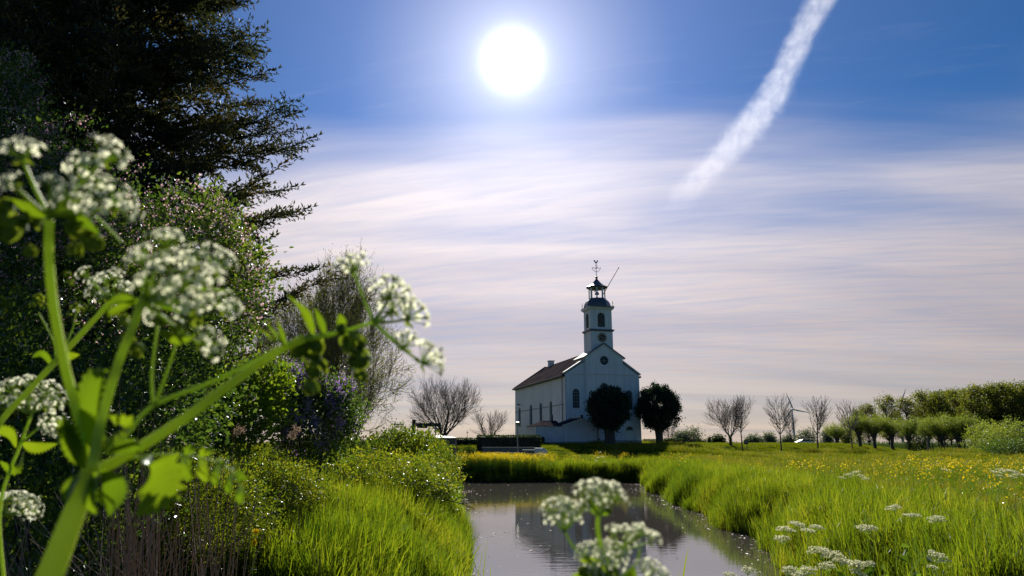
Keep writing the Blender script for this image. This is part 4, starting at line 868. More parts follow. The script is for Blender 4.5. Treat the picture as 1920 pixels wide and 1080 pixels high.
far_bush(1728, 112, 18, 812, 854, 'dark rounded bush beside the leaning wooden post', 'lf_box', 34, 200, .18)
far_bush(1710, 111, 11, 828, 853, 'rusty-brown low bush left of the dark rounded bush', 'lf_poplar', 35, 90, .16)
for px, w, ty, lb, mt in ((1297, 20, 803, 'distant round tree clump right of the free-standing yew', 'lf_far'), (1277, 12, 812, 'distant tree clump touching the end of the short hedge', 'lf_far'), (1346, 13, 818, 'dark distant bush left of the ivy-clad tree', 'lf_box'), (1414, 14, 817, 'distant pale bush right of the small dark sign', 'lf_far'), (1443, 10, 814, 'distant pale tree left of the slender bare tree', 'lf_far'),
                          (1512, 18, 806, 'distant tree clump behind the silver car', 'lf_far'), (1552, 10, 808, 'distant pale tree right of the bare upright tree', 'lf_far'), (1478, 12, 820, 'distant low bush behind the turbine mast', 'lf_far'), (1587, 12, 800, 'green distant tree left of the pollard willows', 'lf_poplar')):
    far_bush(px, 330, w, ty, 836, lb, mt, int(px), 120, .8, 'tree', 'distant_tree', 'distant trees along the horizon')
for k, (px, w, ty) in enumerate(((1262, 6, 823), (1311, 5, 822), (1320, 4, 826), (1330, 2.5, 820))):
    far_bush(px, 150, w, ty, 836, ['dark low shrub at the right end of the short hedge', 'dark shrub below the distant round clump', 'tiny dark shrub right of the distant clump', 'thin dark conifer on the horizon'][k], 'lf_box', 900 + k, 50, .22)
# far-off low belt of woods along the horizon
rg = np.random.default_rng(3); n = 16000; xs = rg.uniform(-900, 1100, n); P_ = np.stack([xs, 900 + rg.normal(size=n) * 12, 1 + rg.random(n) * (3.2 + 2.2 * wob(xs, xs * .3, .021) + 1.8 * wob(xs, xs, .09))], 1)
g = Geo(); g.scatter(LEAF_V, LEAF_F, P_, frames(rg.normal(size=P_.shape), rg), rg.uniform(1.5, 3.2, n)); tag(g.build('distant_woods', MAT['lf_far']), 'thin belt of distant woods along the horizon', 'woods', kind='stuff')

# ------------------------------------------------------------------ turbines, car, posts, cabinet ...
def turbine(px, Y, hub_y, rot, label, bl_px=33):
    hub = at(px, hub_y, Y=Y); t = empty('wind_turbine', (hub.x, Y, 1.0), 0, label, 'wind turbine', 'wind turbines on the horizon'); H = hub.z - 1.0; k = Y / 1313.0
    g = Geo(); g.lathe([(H * .036, 0), (H * .015, H)], (0, 0, 0), 14); g.build('tower', MAT['white'], t, smooth=True)
    g = Geo(); g.box((0, .3, H + .4), (H * .04, H * .10, H * .04)); g.build('nacelle', MAT['white'], t, bevel=.3)
    g = Geo(); g.lathe([(.01, -H * .03), (H * .022, -H * .012), (H * .024, H * .02)], (0, 0, 0), 10); g.v = [v @ np.array([[1, 0, 0], [0, 0, 1], [0, 1, 0]]) + np.array([0, -H * .06, H + .4]) for v in g.v]; hb = g.build('hub', MAT['white'], t)
    L = bl_px * k
    for j in range(3):
        a = R(rot + 120 * j); g = Geo(); u = np.array([math.sin(a), 0, math.cos(a)]); w = np.array([math.cos(a), 0, -math.sin(a)]); y = np.array([0, 1, 0]); o = np.array([0, -H * .06, H + .4]); v = []
        for s, c, th in ((0, .03, .03), (.12, .055, .025), (.3, .06, .018), (.65, .038, .01), (1, .010, .004)):
            for q, r_ in ((-.35, 0), (0, .5), (.65, 0), (0, -.5)): v.append(o + u * L * s + w * L * c * q * 1.4 + y * L * th * r_)
        f = [(4*i + j_, 4*i + (j_+1) % 4, 4*i + 4 + (j_+1) % 4, 4*i + 4 + j_) for i in range(4) for j_ in range(4)]; g.add(v, f); g.add(v[-4:], [(0, 1, 2, 3)]); g.build('blade', MAT['white'], t, smooth=True)
    return t
turbine(1485, 900, 768, -18, 'white wind turbine on the horizon, two blades raised, between two bare trees')
turbine(1685, 900, 762, 25, 'wind turbine hidden behind the leafy poplars, one blade tip above them', 36)

l = at(1509, 832, Y=171); z = gz(l.x, 171)
CAR = empty('parked_car', (l.x, 171, z), R(4), 'silver car on the dyke road, seen side-on below the bare trees', 'car')
k_ = 1.0
body = [(-2.1, .35), (2.15, .35), (2.2, .62), (2.08, .86), (1.15, 1.0), (.45, 1.42), (-.75, 1.46), (-1.55, 1.05), (-2.1, .93), (-2.2, .6)]
g = Geo(); g.prism([(x, zz) for x, zz in body], -.86, .86); g.build('body', MAT['carpaint'], CAR, bevel=.08)
g = Geo(); g.prism([(-1.42, 1.04), (1.0, 1.02), (.42, 1.36), (-.72, 1.40)], -.868, .868); g.build('side_windows', MAT['glass'], CAR)
for x in (-1.35, 1.4):
    for y in (-.8, .8):
        g = Geo(); g.lathe([(.31, -.1), (.33, -.06), (.33, .06), (.31, .1)], (0, 0, 0), 18); g.v = [v @ np.array([[1, 0, 0], [0, 0, 1], [0, 1, 0]]) + np.array([x, y, .33]) for v in g.v]; w_ = g.build('wheel', MAT['tyre'], CAR)
        g = Geo(); g.lathe([(.02, -.11), (.2, -.112), (.2, .112), (.02, .11)], (0, 0, 0), 12); g.v = [v @ np.array([[1, 0, 0], [0, 0, 1], [0, 1, 0]]) + np.array([x, y, .33]) for v in g.v]; g.build('rim', MAT['steel'], w_)
for y in (-.6, .6):
    g = Geo(); g.box((2.18, y, .72), (.06, .32, .14)); g.build('headlight', MAT['trim'], CAR)

def post_lamp(px, Y, topy, label, head):
    l = ground_at(px, Y); h = hgt(topy, Y, l[2]); t = empty('street_lamp', l, 0, label, 'street lamp'); g = Geo(); g.tubes([(0, 0, -.2)], [(0, 0, h)], [.06], [.045], 8); g.build('pole', MAT['steel'], t, smooth=True)
    g = Geo()
    if head == 'flat': g.box((.38, 0, h + .03), (.95, .28, .12))
    else: g.lathe([(.05, -.1), (.16, 0), (.20, .16), (.22, .2), (.05, .26)], (0, 0, h), 10)
    g.build('lamp_head', MAT['gutter'] if head == 'flat' else MAT['steel'], t); return t
post_lamp(739, 74, 796, 'lamp post with a flat dark head above the rounded hedge', 'flat')
post_lamp(970.5, 62, 796, 'slim grey lamp post in front of the long clipped hedge', 'cap')
# dark cabinet with bright top
l = at(836, 850, Y=47); zc = gz(l.x, 47)
def cabinet():
    x0, x1 = at(806, 830, Y=47).x, at(853, 830, Y=47).x; zt = at(960, 820.5, Y=47).z; y0 = 47.0; y1 = 50.5 if False else 48.6
    z0 = gz((x0 + x1) / 2, 47.5)
    t = empty('cabinet', ((x0 + x1) / 2, 47.8, z0), 0, 'dark metal cabinet with a bright sunlit white lid, behind the rounded hedge', 'cabinet'); w = x1 - x0
    g = Geo(); g.box((0, 0, (zt - z0) / 2 - .2), (w, 1.6, zt - z0 + .35)); g.build('body', MAT['gutter'], t, bevel=.02)
    g = Geo(); g.add([(-w/2 - .06, -.86, zt - z0), (w/2 + .06, -.86, zt - z0), (w/2 + .06, .86, zt - z0), (-w/2 - .06, .86, zt - z0), (-.35, 0, zt - z0 + .17)], [(0, 1, 4), (1, 2, 4), (2, 3, 4), (3, 0, 4)]); g.add([(-w/2 - .06, -.86, zt - z0 - .002), (w/2 + .06, -.86, zt - z0 - .002), (w/2 + .06, .86, zt - z0 - .002), (-w/2 - .06, .86, zt - z0 - .002)], [(3, 2, 1, 0)]); g.build('lid', LID, t)
    g = Geo(); g.box((0, -.815, (zt - z0) / 2), (.03, .02, zt - z0 - .2)); g.build('door_seam', MAT['black'], t)
LID = solid('white_glossy_lid', (.75, .76, .78), None, .3, spec=.8)
# the ground there is water on the side arm: stand the cabinet on its own bank
cabinet()
# sluice frame
l = ground_at(775, 62); t = empty('sluice_frame', l, 0, 'dark beam and post of a small sluice above the rounded hedge', 'sluice'); kk = 62 / 1313.
z1 = hgt(787, 62, l[2]); g = Geo(); g.box((0, 0, z1 / 2), (.30, .30, z1)); g.build('post', MAT['black'], t)
g = Geo(); g.box((1.30, 0, hgt(796.5, 62, l[2])), (2.2, .25, .30)); g.box((.75, 0, hgt(799, 62, l[2])), (.9, .26, .35)); g.build('beam', MAT['black'], t)
for x in (1.35, 1.95):
    g = Geo(); zz = hgt(798.5, 62, l[2]); g.box((x, 0, zz / 2), (.10, .10, zz)); g.build('upright', MAT['trim'] if x < 1.5 else MAT['plinth'], t)
# small sign on post beside the thin tree
l = ground_at(1399, 101); t = empty('small_sign', l, 0, 'small dark square sign with a pale centre beside the thin bare tree', 'sign'); z1 = hgt(829, 101, l[2])
g = Geo(); g.tubes([(0, .06, -.1)], [(0, .06, z1)], [.04], [.04], 6); g.build('post', MAT['steel'], t)
g = Geo(); g.box((0, 0, z1), (.62, .05, .62)); b_ = g.build('panel', MAT['black'], t); g = Geo(); g.box((.02, -.03, z1), (.26, .01, .26)); g.build('emblem', MAT['frame'], b_)
# leaning wooden posts and fence at right
l = ground_at(1741, 108); t = empty('wooden_post', l, 0, 'stout pale wooden post leaning beside the dark rounded bush', 'post'); g = Geo(); g.path([(-.1, 0, -.2), (0, 0, 1.6), (.06, 0, hgt(818, 108, l[2]))], [.30, .22, .13], 8); g.build('shaft', MAT['barkp'], t, smooth=True)
t = empty('post_and_rail_fence', ground_at(1800, 110), 0, 'low post and rail fence in front of the pollard willows', 'fence'); bx, by, bz = t.location
pz = []
for i, px in enumerate((1748, 1760, 1776, 1790, 1807, 1814, 1822, 1838)):
    q = ground_at(px, 110); g = Geo(); g.box((q[0] - bx, 0, q[2] - bz + .6), (.12, .12, 1.5)); g.build('post', MAT['bark'], t)
for zz in (.55, 1.05):
    a_ = ground_at(1748, 110); b_ = ground_at(1838, 110); g = Geo(); g.b2((a_[0] - bx, .07, zz - .05), (b_[0] - bx, .12, zz + .05)); g.build('rail', MAT['bark'], t)
# low stone walls / slab platform left of the shed
def lowwall(x0, x1, Y, topy, depth, label, seed, name='low_wall', course=.28):
    rg = np.random.default_rng(seed); a = at(x0, 830, Y=Y); b = at(x1, 830, Y=Y); z0 = gz((a.x + b.x) / 2, Y) - .1; z1 = at(960, topy, Y=Y).z; t = empty(name, ((a.x + b.x) / 2, Y, z0), 0, label, 'wall'); w = b.x - a.x; h_ = z1 - z0 - .10
    g = Geo(); g.box((0, depth / 2, h_ / 2), (w - .06, depth - .06, h_ - .01)); g.build('core', MAT['stone'], t)
    n = max(int(w / .6), 2); rows = max(int(h_ / course), 1); st = Geo(); st.box((0, 0, 0), (w / n - .03, .10, h_ / rows - .03)); me = st.mesh('stone', MAT['stone'])
    for r_ in range(rows):
        for i in range(n): link('stone', me, t, (-w / 2 + w / n * (i + .5) , rg.uniform(-.02, .02), h_ / rows * (r_ + .5)))
    g = Geo(); g.box((0, depth / 2 - .02, h_ + .05), (w + .12, depth + .12, .10)); g.build('coping', MAT['stone'], t); return t
lowwall(905, 1001, 70, 838.5, .6, 'long low dark stone wall below the clipped hedge', 51)
lowwall(925, 978, 63.5, 849, .5, 'shorter low stone wall at the foot of the slim lamp post', 52)
lowwall(981, 1002, 66, 843.5, 1.6, 'dark blocky stone plinth right of the slim lamp post', 53, 'stone_plinth')
# glinting tarpaulin / boat hull end
l = at(1015, 843, Y=71); t = empty('covered_trailer', (l.x, 71, gz(l.x, 71)), 0, 'small covered trailer with a brightly glinting end beside the outbuilding', 'trailer')
zt = at(960, 840, Y=71).z - t.location.z
g = Geo(); g.prism([(-1.2, .35), (.45, .35), (.62, zt * .72), (.2, zt), (-1.2, zt)], -.5, .5); g.build('cover', LID, t, bevel=.05)
for y in (-.52, .52):
    g = Geo(); g.lathe([(.25, -.07), (.27, 0), (.25, .07)], (0, 0, 0), 14); g.v = [v @ np.array([[1, 0, 0], [0, 0, 1], [0, 1, 0]]) + np.array([-.4, y, .27]) for v in g.v]; g.build('wheel', MAT['tyre'], t)
# thin far pole
l = ground_at(876, 130); t = empty('far_pole', l, 0, 'thin distant pole left of the small low bare tree', 'pole'); zz = hgt(806, 130, l[2]); g = Geo(); g.tubes([(0, 0, 0)], [(0, 0, zz)], [.05], [.04], 6); g.box((0, 0, zz * .82), (.5, .06, .1)); g.build('pole', MAT['steel'], t)

# ------------------------------------------------------------------ grass, reeds and flowers
def clump(seed, n, rad, h, w, lean=.25, mat='reed', seg=3, up=.35):
    rg = np.random.default_rng(seed); g = Geo(); V, F_ = [], []; base = 0
    for _ in range(n):
        a = rg.uniform(0, 6.28); r = rad * math.sqrt(rg.random()); p = np.array([math.cos(a) * r, math.sin(a) * r, -.04]); hh = h * rg.uniform(.55, 1.1); la = rg.uniform(0, 6.28); ln = abs(rg.normal()) * lean; ww = w * rg.uniform(.6, 1.2)
        fa = rg.uniform(0, 6.28); sd = np.array([math.cos(fa), math.sin(fa), 0]) * ww; lv = np.array([math.cos(la), math.sin(la), 0])
        for i in range(seg):
            s = i / seg; c = p + np.array([0, 0, hh * s]) + lv * ln * hh * s * s; q = (1 - .55 * s); V += [c - sd * q, c + sd * q]
        V.append(p + np.array([0, 0, hh * (1 - ln * .3)]) + lv * ln * hh)
        for i in range(seg - 1): b = base + 2 * i; F_ += [(b, b + 1, b + 3), (b, b + 3, b + 2)]
        F_.append((base + 2 * seg - 2, base + 2 * seg - 1, base + 2 * seg)); base += 2 * seg + 1
    g.add(V, F_); return variant('%s_clump_%d' % (mat, seed), g, MAT[mat])
def field(name, pts, scl, variants, label=None, tilt=.08, seed=0, cat='grass'):
    rg = np.random.default_rng(seed); n = len(pts); me = bpy.data.meshes.new(name)
    me.vertices.add(n); me.vertices.foreach_set('co', pts.astype(np.float32).ravel())
    rot = np.stack([rg.normal(size=n) * tilt, rg.normal(size=n) * tilt, rg.uniform(0, 6.28, n)], 1).astype(np.float32)
    me.attributes.new('rot', 'FLOAT_VECTOR', 'POINT').data.foreach_set('vector', rot.ravel()); me.attributes.new('scl', 'FLOAT', 'POINT').data.foreach_set('value', scl.astype(np.float32))
    o = bpy.data.objects.new(name, me); C.objects.link(o); gn_instance(o, variants); tag(o, label, cat, kind='stuff'); return o
def sample(n, x0, x1, y0, y1, keep, seed):
    rg = np.random.default_rng(seed); x = rg.uniform(x0, x1, n); y = rg.uniform(y0, y1, n); d = inwater(x, y); k = keep(x, y, d, rg); x, y, d = x[k], y[k], d[k]
    return np.stack([x, y, height(x, y)], 1), d, rg
def vis(x, y, m=2.0): return np.abs(x) < y * .78 + m
reedv = [clump(300 + i, 26, .26, 1.0, .0095, .30, 'reed', 4) for i in range(4)]
grassv = [clump(320 + i, 90, .45, .42, .006, .45, 'grass', 3) for i in range(4)]
turfv = [clump(340 + i, 260, .9, .17, .012, .5, 'turf', 2) for i in range(3)]
# right bank reeds and far bank reeds
p, d, rg = sample(42000, 4, 24, 10, 58, lambda x, y, d, r: (d < .06) & (d > -5.5) & vis(x, y) & (r.random(len(x)) < np.clip(1.3 + d * .20, 0, 1) * .95), 1)
field('reed_bed', p, (.55 + .55 * rg.random(len(p))) * (1.0 + .22 * wob(p[:, 0], p[:, 1], .8) + .12 * wob(p[:, 0], p[:, 1], 2.3, 1)) * np.where(d > -.3, .7, 1.0), reedv, 'bright green reeds lining the right and far banks of the water', seed=1, cat='reeds')
p, d, rg = sample(11000, -30, 12, 50, 60, lambda x, y, d, r: (d < .06) & (d > -6) & vis(x, y), 2)
field('far_bank_reeds', p, (.42 + .42 * rg.random(len(p))) * (1 + .3 * wob(p[:, 0], p[:, 1], 1.1)), reedv, 'green reeds along the far bank below the church', seed=2, cat='reeds')
# left bank reeds
p, d, rg = sample(15000, -6.6, -1.0, 8.5, 24, lambda x, y, d, r: (d < .15) & (x > -6.4 + (y - 9) * .12 ) & (x > -y * .42 - .1) & (r.random(len(x)) < .9), 3)
field('bank_reeds', p, (.50 + .62 * rg.random(len(p))) * (1 + .15 * wob(p[:, 0], p[:, 1], 1.9)) * np.clip(1.08 - (p[:, 1] - 9) * .012, .7, 1.1), reedv, 'tall lush reeds on the near left bank', seed=3, cat='reeds')
# meadow
p, d, rg = sample(60000, 6, 95, 10, 72, lambda x, y, d, r: (d < -3.0) & vis(x, y) & (r.random(len(x)) < np.clip(1.2 - y / 110, .3, 1)), 4)
field('meadow_grass', p, .75 + .75 * rg.random(len(p)) + .30 * wob(p[:, 0], p[:, 1], .35), grassv, 'uneven meadow grass right of the water', seed=4)
p, d, rg = sample(34000, -55, 120, 56, 150, lambda x, y, d, r: (d < -4.0) & vis(x, y, 4), 5)
field('turf', p, .75 + .55 * rg.random(len(p)) + .35 * wob(p[:, 0], p[:, 1], .22), turfv, 'short sunlit turf of the church mound and dyke', seed=5)
p, d, rg = sample(5000, 10, 85, 55, 100, lambda x, y, d, r: (d < -4) & vis(x, y, 4) & (wob(x, y, .25, 3) + wob(x * .3, y, .6) > .35), 55)
field('rough_tussocks', p, 1.3 + .9 * rg.random(len(p)), grassv, 'rough darker tussocks across the meadow', seed=6)
# left bank undergrowth
nettle = []
for i in range(3):
    rg = np.random.default_rng(400 + i); g = Geo(); n = 90; P_ = rg.uniform(-.25, .25, (n, 3)); P_[:, 2] = rg.uniform(0, .55, n) ; g.scatter(LEAF_V, LEAF_F, P_, frames(rg.normal(size=(n, 3)) + np.array([0, 0, .4]), rg), rg.uniform(.05, .12, n)); nettle.append(variant('undergrowth_clump_%d' % i, g, MAT['lf_bright']))
p, d, rg = sample(9000, -14, -1.2, 8.5, 40, lambda x, y, d, r: (d < -.1) & vis(x, y, 1) & ((x < -y * .36) | (y > 18)), 7)
field('undergrowth', p, .7 + .7 * rg.random(len(p)), nettle, 'leafy undergrowth on the left bank', seed=7, cat='undergrowth')
p, d, rg = sample(6000, 7, 40, 12, 40, lambda x, y, d, r: (d < -.8) & vis(x, y, 1) & (wob(x, y, .5, 5) > .45), 71)
field('meadow_undergrowth', p, .5 + .5 * rg.random(len(p)), nettle, 'leafy green patches among the reeds of the right bank', seed=71, cat='undergrowth')
# dead bits at the water line
# yellow flowers
fl = []
for i in range(3):
    rg = np.random.default_rng(500 + i); g = Geo(); n = 16; P_ = np.stack([rg.normal(size=n) * .10, rg.normal(size=n) * .10, .85 + rg.normal(size=n) * .10], 1); g.scatter([(0, 0, 0), (-.5, .5, .1), (0, 1, 0), (.5, .5, .1)], LEAF_F, P_, frames(rg.normal(size=(n, 3)), rg), rg.uniform(.03, .06, n))
    g.tubes(np.stack([P_[:, 0] * .2, P_[:, 1] * .2, P_[:, 2] * 0], 1), P_, np.full(n, .003), np.full(n, .002), 3, 1); fl.append(variant('yellow_flower_%d' % i, g, [MAT['yellow'], MAT['stem_t']]))
def patches(x, y, L_): return np.max([w * np.exp(-((x - a) / r) ** 2 - ((y - b) / q) ** 2) for a, b, r, q, w in L_], 0)
p, d, rg = sample(14000, 7, 45, 17, 56, lambda x, y, d, r: (d < -1.0) & vis(x, y, 1) & (patches(x, y, [(16.5, 27, 3, 3.5, .5), (24, 37, 4, 4, .8), (13.5, 31, 2, 3, .45), (20, 30, 2, 2, .4), (30, 45, 5, 4, .4), (14, 22, 1.5, 2, .25)]) * (.08 + .30 * (wob(x, y, 1.7) > 0)) + .004 > r.random(len(x))), 8)
p2, d2, rg2 = sample(9000, -9, 3.5, 52.5, 57.5, lambda x, y, d, r: (d < -.5) & (np.exp(-((x + 1.5) / 2.2) ** 2) + .14 > r.random(len(x))) & (r.random(len(x)) < .35), 9)
p3, d3, _ = sample(2500, 3, 14, 51, 60, lambda x, y, d, r: (d < -.8) & (r.random(len(x)) < .035), 10)
p = np.concatenate([p, p2, p3]); field('yellow_flowers', p, rg.uniform(.9, 1.35, len(p)), fl, 'yellow wild flowers scattered over the reeds and meadow', seed=8, cat='wild flowers')
# dandelions near the left reeds
for k, (px, py) in enumerate(((480, 996), (477, 1016))):
    c = at(px, py, Y=8.1); t = empty('dandelion', (c.x, c.y, gz(c.x, c.y)), 0, ['upper of two yellow dandelion heads left of the near reeds', 'lower of two yellow dandelion heads left of the near reeds', 'yellow dandelion head in the bramble thicket'][k], 'flower', 'dandelions on the left bank')
    rg = np.random.default_rng(k); g = Geo(); n = 60; P_ = rg.normal(size=(n, 3)) * .004; g.scatter([(0, 0, 0), (-.12, .5, 0), (0, 1, 0), (.12, .5, 0)], LEAF_F, P_ + np.array([0, 0, c.z - t.location.z]), frames(rg.normal(size=(n, 3)) * np.array([1, .8, 1]), rg), np.full(n, .042)); g.build('flower_head', MAT['yellow'], t)
    g = Geo(); g.tubes([(0, 0, 0)], [(0, 0, c.z - t.location.z)], [.004], [.003], 5); g.build('stem', MAT['stem_t'], t)
# dry reed stalks
g = Geo(); rg = np.random.default_rng(12); a0, b0, r0 = [], [], []
for k in range(125):
    px = rg.choice([rg.normal(240, 25), rg.normal(300, 30), rg.normal(410, 30), rg.uniform(0, 470), rg.normal(250, 18)]); Y = rg.uniform(5.0, 6.6); b = at(px, 1085, Y=Y); zg = gz(b.x, Y); top = at(px + rg.normal() * 28, rg.uniform(850, 1010), Y=Y + rg.normal() * .3)
    lean = (top.x - b.x); foot = (b.x - lean * .5, Y, zg); a0.append(foot); b0.append(tuple(top)); r0.append(rg.uniform(.0028, .0055))
for k in range(60):
    px = rg.uniform(-20, 330); Y = rg.uniform(5, 6); b = at(px, 1090, Y=Y); top = at(px + rg.normal() * 130, rg.uniform(900, 1040), Y=Y); a0.append((b.x, Y, b.z - .2)); b0.append(tuple(top)); r0.append(rg.uniform(.002, .004))
for k, (px, py, dx_) in enumerate(((225, 720, 4), (268, 736, 40), (300, 790, -10), (330, 800, 60), (235, 760, 2), (340, 722, 90), (290, 770, 30))):
    top = at(px, py, Y=6.4); b = at(px - dx_, 1085, Y=6.2); a0.append(tuple(b)); b0.append(tuple(top)); r0.append(.0035)
r0 = np.array(r0); g.tubes(a0, b0, r0, r0 * .6, 5); tag(g.build('dry_reed_stalks', MAT['dry']), 'bunch of dry brown reed stalks at the lower left', 'reeds', kind='stuff')
for k, (px, py, bx_) in enumerate(((440, 812, 436), (545, 820, 522))):
    c = at(px, py, Y=9.2); b = at(bx_, 900, Y=9.2); t = empty('reed_plume', (b.x, 9.2, b.z - .4), 0, ['fluffy dry reed plume in front of the bright green bush', 'slim dry reed plume below the lilac blossoms'][k], 'reed', 'dry reed plumes')
    o_ = np.array(t.location); g = Geo(); g.tubes([(0, 0, 0)], [np.array(c) - o_], [.005], [.003], 5); g.build('stem', MAT['dry'], t)
    rg = np.random.default_rng(k + 5); n = 160; s = rg.random(n); P_ = (np.array(c) - o_) + np.stack([s * .07 + rg.normal(size=n) * .02, rg.normal(size=n) * .02, s * .11 * (1 if k else .5) + rg.normal(size=n) * .02], 1); g = Geo(); g.scatter(NARROW_V, LEAF_F, P_, frames(rg.normal(size=(n, 3)) + np.array([.5, 0, .3]), rg), rg.uniform(.03, .06, n)); g.build('plume', MAT['plume'], t)

# ------------------------------------------------------------------ cow parsley close to the camera
VIEW = Vector((0, CT, ST))
PET = [(0, 0, 0), (-.34, .55, .10), (-.26, .98, .02), (0, .86, .08), (.26, .98, .02), (.34, .55, .10)]; PETF = [(0, 3, 2), (0, 2, 1), (0, 4, 3), (0, 5, 4)]
def facev(fx, fz, fy=-.5):
    """direction a flower head faces: right, up, and away(+)/towards(-) the camera"""
    v = np.array([fx, fy, fz], float); return v / np.linalg.norm(v)
def basis(f):
    a = np.cross(f, [0.13, .9, .31]); a /= np.linalg.norm(a); return a, np.cross(f, a)
def floret_mesh(g, gc, pos, dirs, rad, rg):
    n = len(pos); A = rnd_unit(n, rg); u = np.cross(dirs, A); u /= np.linalg.norm(u, axis=1, keepdims=True); w = np.cross(dirs, u)
    for k in range(5):
        t = 2 * math.pi * k / 5; y = u * math.cos(t) + w * math.sin(t) + dirs * rg.uniform(-.1, .45, (n, 1)); y /= np.linalg.norm(y, axis=1, keepdims=True)
        x = np.cross(y, dirs); x /= np.linalg.norm(x, axis=1, keepdims=True); z = np.cross(x, y)
        g.scatter(PET, PETF, pos, np.stack([x, y, z], 2), rad * rg.uniform(.8, 1.2, n))
    gc.scatter([(-.2, -.2, -.25), (.2, -.2, -.25), (.2, .2, -.25), (-.2, .2, -.25), (0, 0, .3), (0, 0, -.8)], [(0, 1, 4), (1, 2, 4), (2, 3, 4), (3, 0, 4), (1, 0, 5), (2, 1, 5), (3, 2, 5), (0, 3, 5)], pos, np.stack([u, w, dirs], 2), np.full(n, rad))
def umbellet(parent, c, face, Rr, rg, o0, n=14, dome=.45):
    Rr = Rr * .88; n = max(n - 3, 9)
    """one small umbel: rays from a hub, each with a five-petalled floret"""
    c = np.array(c, float) - o0; a, b = basis(face); hub = c - face * Rr * 1.0; k = np.arange(n); r = Rr * np.sqrt((k + .5) / n); t = k * 2.4 + rg.uniform(0, 6)
    P_ = c + (np.cos(t) * r)[:, None] * a + (np.sin(t) * r)[:, None] * b - ((r / Rr) ** 2 * Rr * dome)[:, None] * face + rg.normal(size=(n, 3)) * Rr * .06
    d = P_ - hub; d /= np.linalg.norm(d, axis=1, keepdims=True)
    g = Geo(); g.tubes(np.repeat(hub[None], n, 0), P_, np.full(n, Rr * .028), np.full(n, Rr * .022), 4)
    nb = 6; tb = rg.uniform(0, 6.28) + np.arange(nb) * 6.28 / nb; bd = np.cos(tb)[:, None] * a + np.sin(tb)[:, None] * b - face * .35
    g.scatter([(0, 0, 0), (-.2, .5, .05), (0, 1, -.1), (.2, .5, .05)], LEAF_F, np.repeat(hub[None], nb, 0), frames(bd, rg), np.full(nb, Rr * .55), 1)
    u = g.build('umbellet', [MAT['stem_t'], MAT['bract']], parent); f = Geo(); q = Geo(); floret_mesh(f, q, P_, d, Rr * .245, rg)
    for v, (ff, _) in zip(q.v, q.f): pass
    f.add(np.concatenate(q.v), q.f[0][0], 1); f.build('florets', [MAT['petal'], MAT['bract']], u); return hub
def bud_head(parent, c, down, Rr, rg, o0, n=15):
    c = np.array(c, float) - o0; g = Geo(); disc_v = [(0, 0, .22)] + [(math.cos(t) * (1 + .1 * math.sin(4 * t)), math.sin(t), -.12 + .1 * math.cos(3 * t)) for t in np.linspace(0, 2 * math.pi, 13)[:-1]]
    disc_f = [(0, i + 1, (i + 1) % 12 + 1) for i in range(12)]
    u = rnd_unit(n, rg); P_ = c + u * Rr * np.array([.62, .62, .62]); z = u + rg.normal(size=u.shape) * .35; z /= np.linalg.norm(z, axis=1, keepdims=True); x = np.cross(z, rnd_unit(n, rg)); x /= np.linalg.norm(x, axis=1, keepdims=True)
    g.scatter(disc_v, disc_f, P_, np.stack([x, np.cross(z, x), z], 2), Rr * rg.uniform(.40, .62, n)); return g.build('bract_cluster', MAT['bract'], parent, smooth=True)
BL = 1.15
def blade(parent, mid, wpx, side, D_, rg, o0, name='leaf', teeth=.22, fold=.42, m=26, mat='fleaf'):
    pts = [np.array(p, float) - o0 for p in mid]; q = [2 * pts[0] - pts[1]] + pts + [2 * pts[-1] - pts[-2]]; o = []
    for i in range(1, len(q) - 2):
        for k in range(m // (len(pts) - 1)):
            t = k / (m // (len(pts) - 1)); o.append(.5 * (2*q[i] + (q[i+1]-q[i-1])*t + (2*q[i-1]-5*q[i]+4*q[i+1]-q[i+2])*t*t + (3*q[i]-q[i-1]-3*q[i+1]+q[i+2])*t**3))
    o.append(pts[-1]); o = np.array(o); n = len(o); T = np.gradient(o, axis=0); T /= np.linalg.norm(T, axis=1, keepdims=True)
    sd = np.array(side, float); S = sd[None] - T * (T @ sd)[:, None]; S /= np.linalg.norm(S, axis=1, keepdims=True); Nn = np.cross(T, S); s = np.linspace(0, 1, n)
    w = wpx * D_ / 1280 / BL * .5 * np.sin(np.pi * np.clip(s, 0, 1) ** .75) ** .9 * (1 + teeth * np.where(np.arange(n) % 2, 1, -1)) + 1e-5; w[-1] = 1e-5
    V = []; F_ = []
    for sgn in (-1, 1):
        for f_ in (.5, 1.0): V.append(o + S * (w * sgn * f_)[:, None] + Nn * (w * fold * f_ * (1.2 - .4 * f_))[:, None] + T * (w * .35 * f_)[:, None])
    V = [V[1], V[0], o, V[2], V[3]]; V = np.stack(V, 1).reshape(-1, 3)
    for i in range(n - 1):
        for j in range(4): F_.append((5*i + j, 5*i + j + 1, 5*i + 5 + j + 1, 5*i + 5 + j))
    g = Geo(); g.add(V, F_); return g.build(name, MAT[mat], parent, smooth=True)
def px3(px, py, D_): return np.array(at(px, py, dist=D_))
def wk(px, py, D_):
    """metres per photo pixel at distance D_ towards (px,py)"""
    q = ((px - 960) ** 2 + (py - 540) ** 2 + 1280 ** 2) / 1280 ** 2; return D_ / 1280 / q ** .75
SLIM = .66
def twigp(parent, pts, wpx, D_, o0, name='branch', n=10, mat='stem', ridge=.05):
    P_ = [px3(*(p if len(p) == 3 else (*p, D_))) - o0 for p in pts]; w = [x * wk(p[0], p[1], D_) / 2 * SLIM for x, p in zip(wpx, pts)]
    g = Geo(); g.path(P_, w, n, ridge=ridge); return g.build(name, MAT[mat], parent, smooth=True)
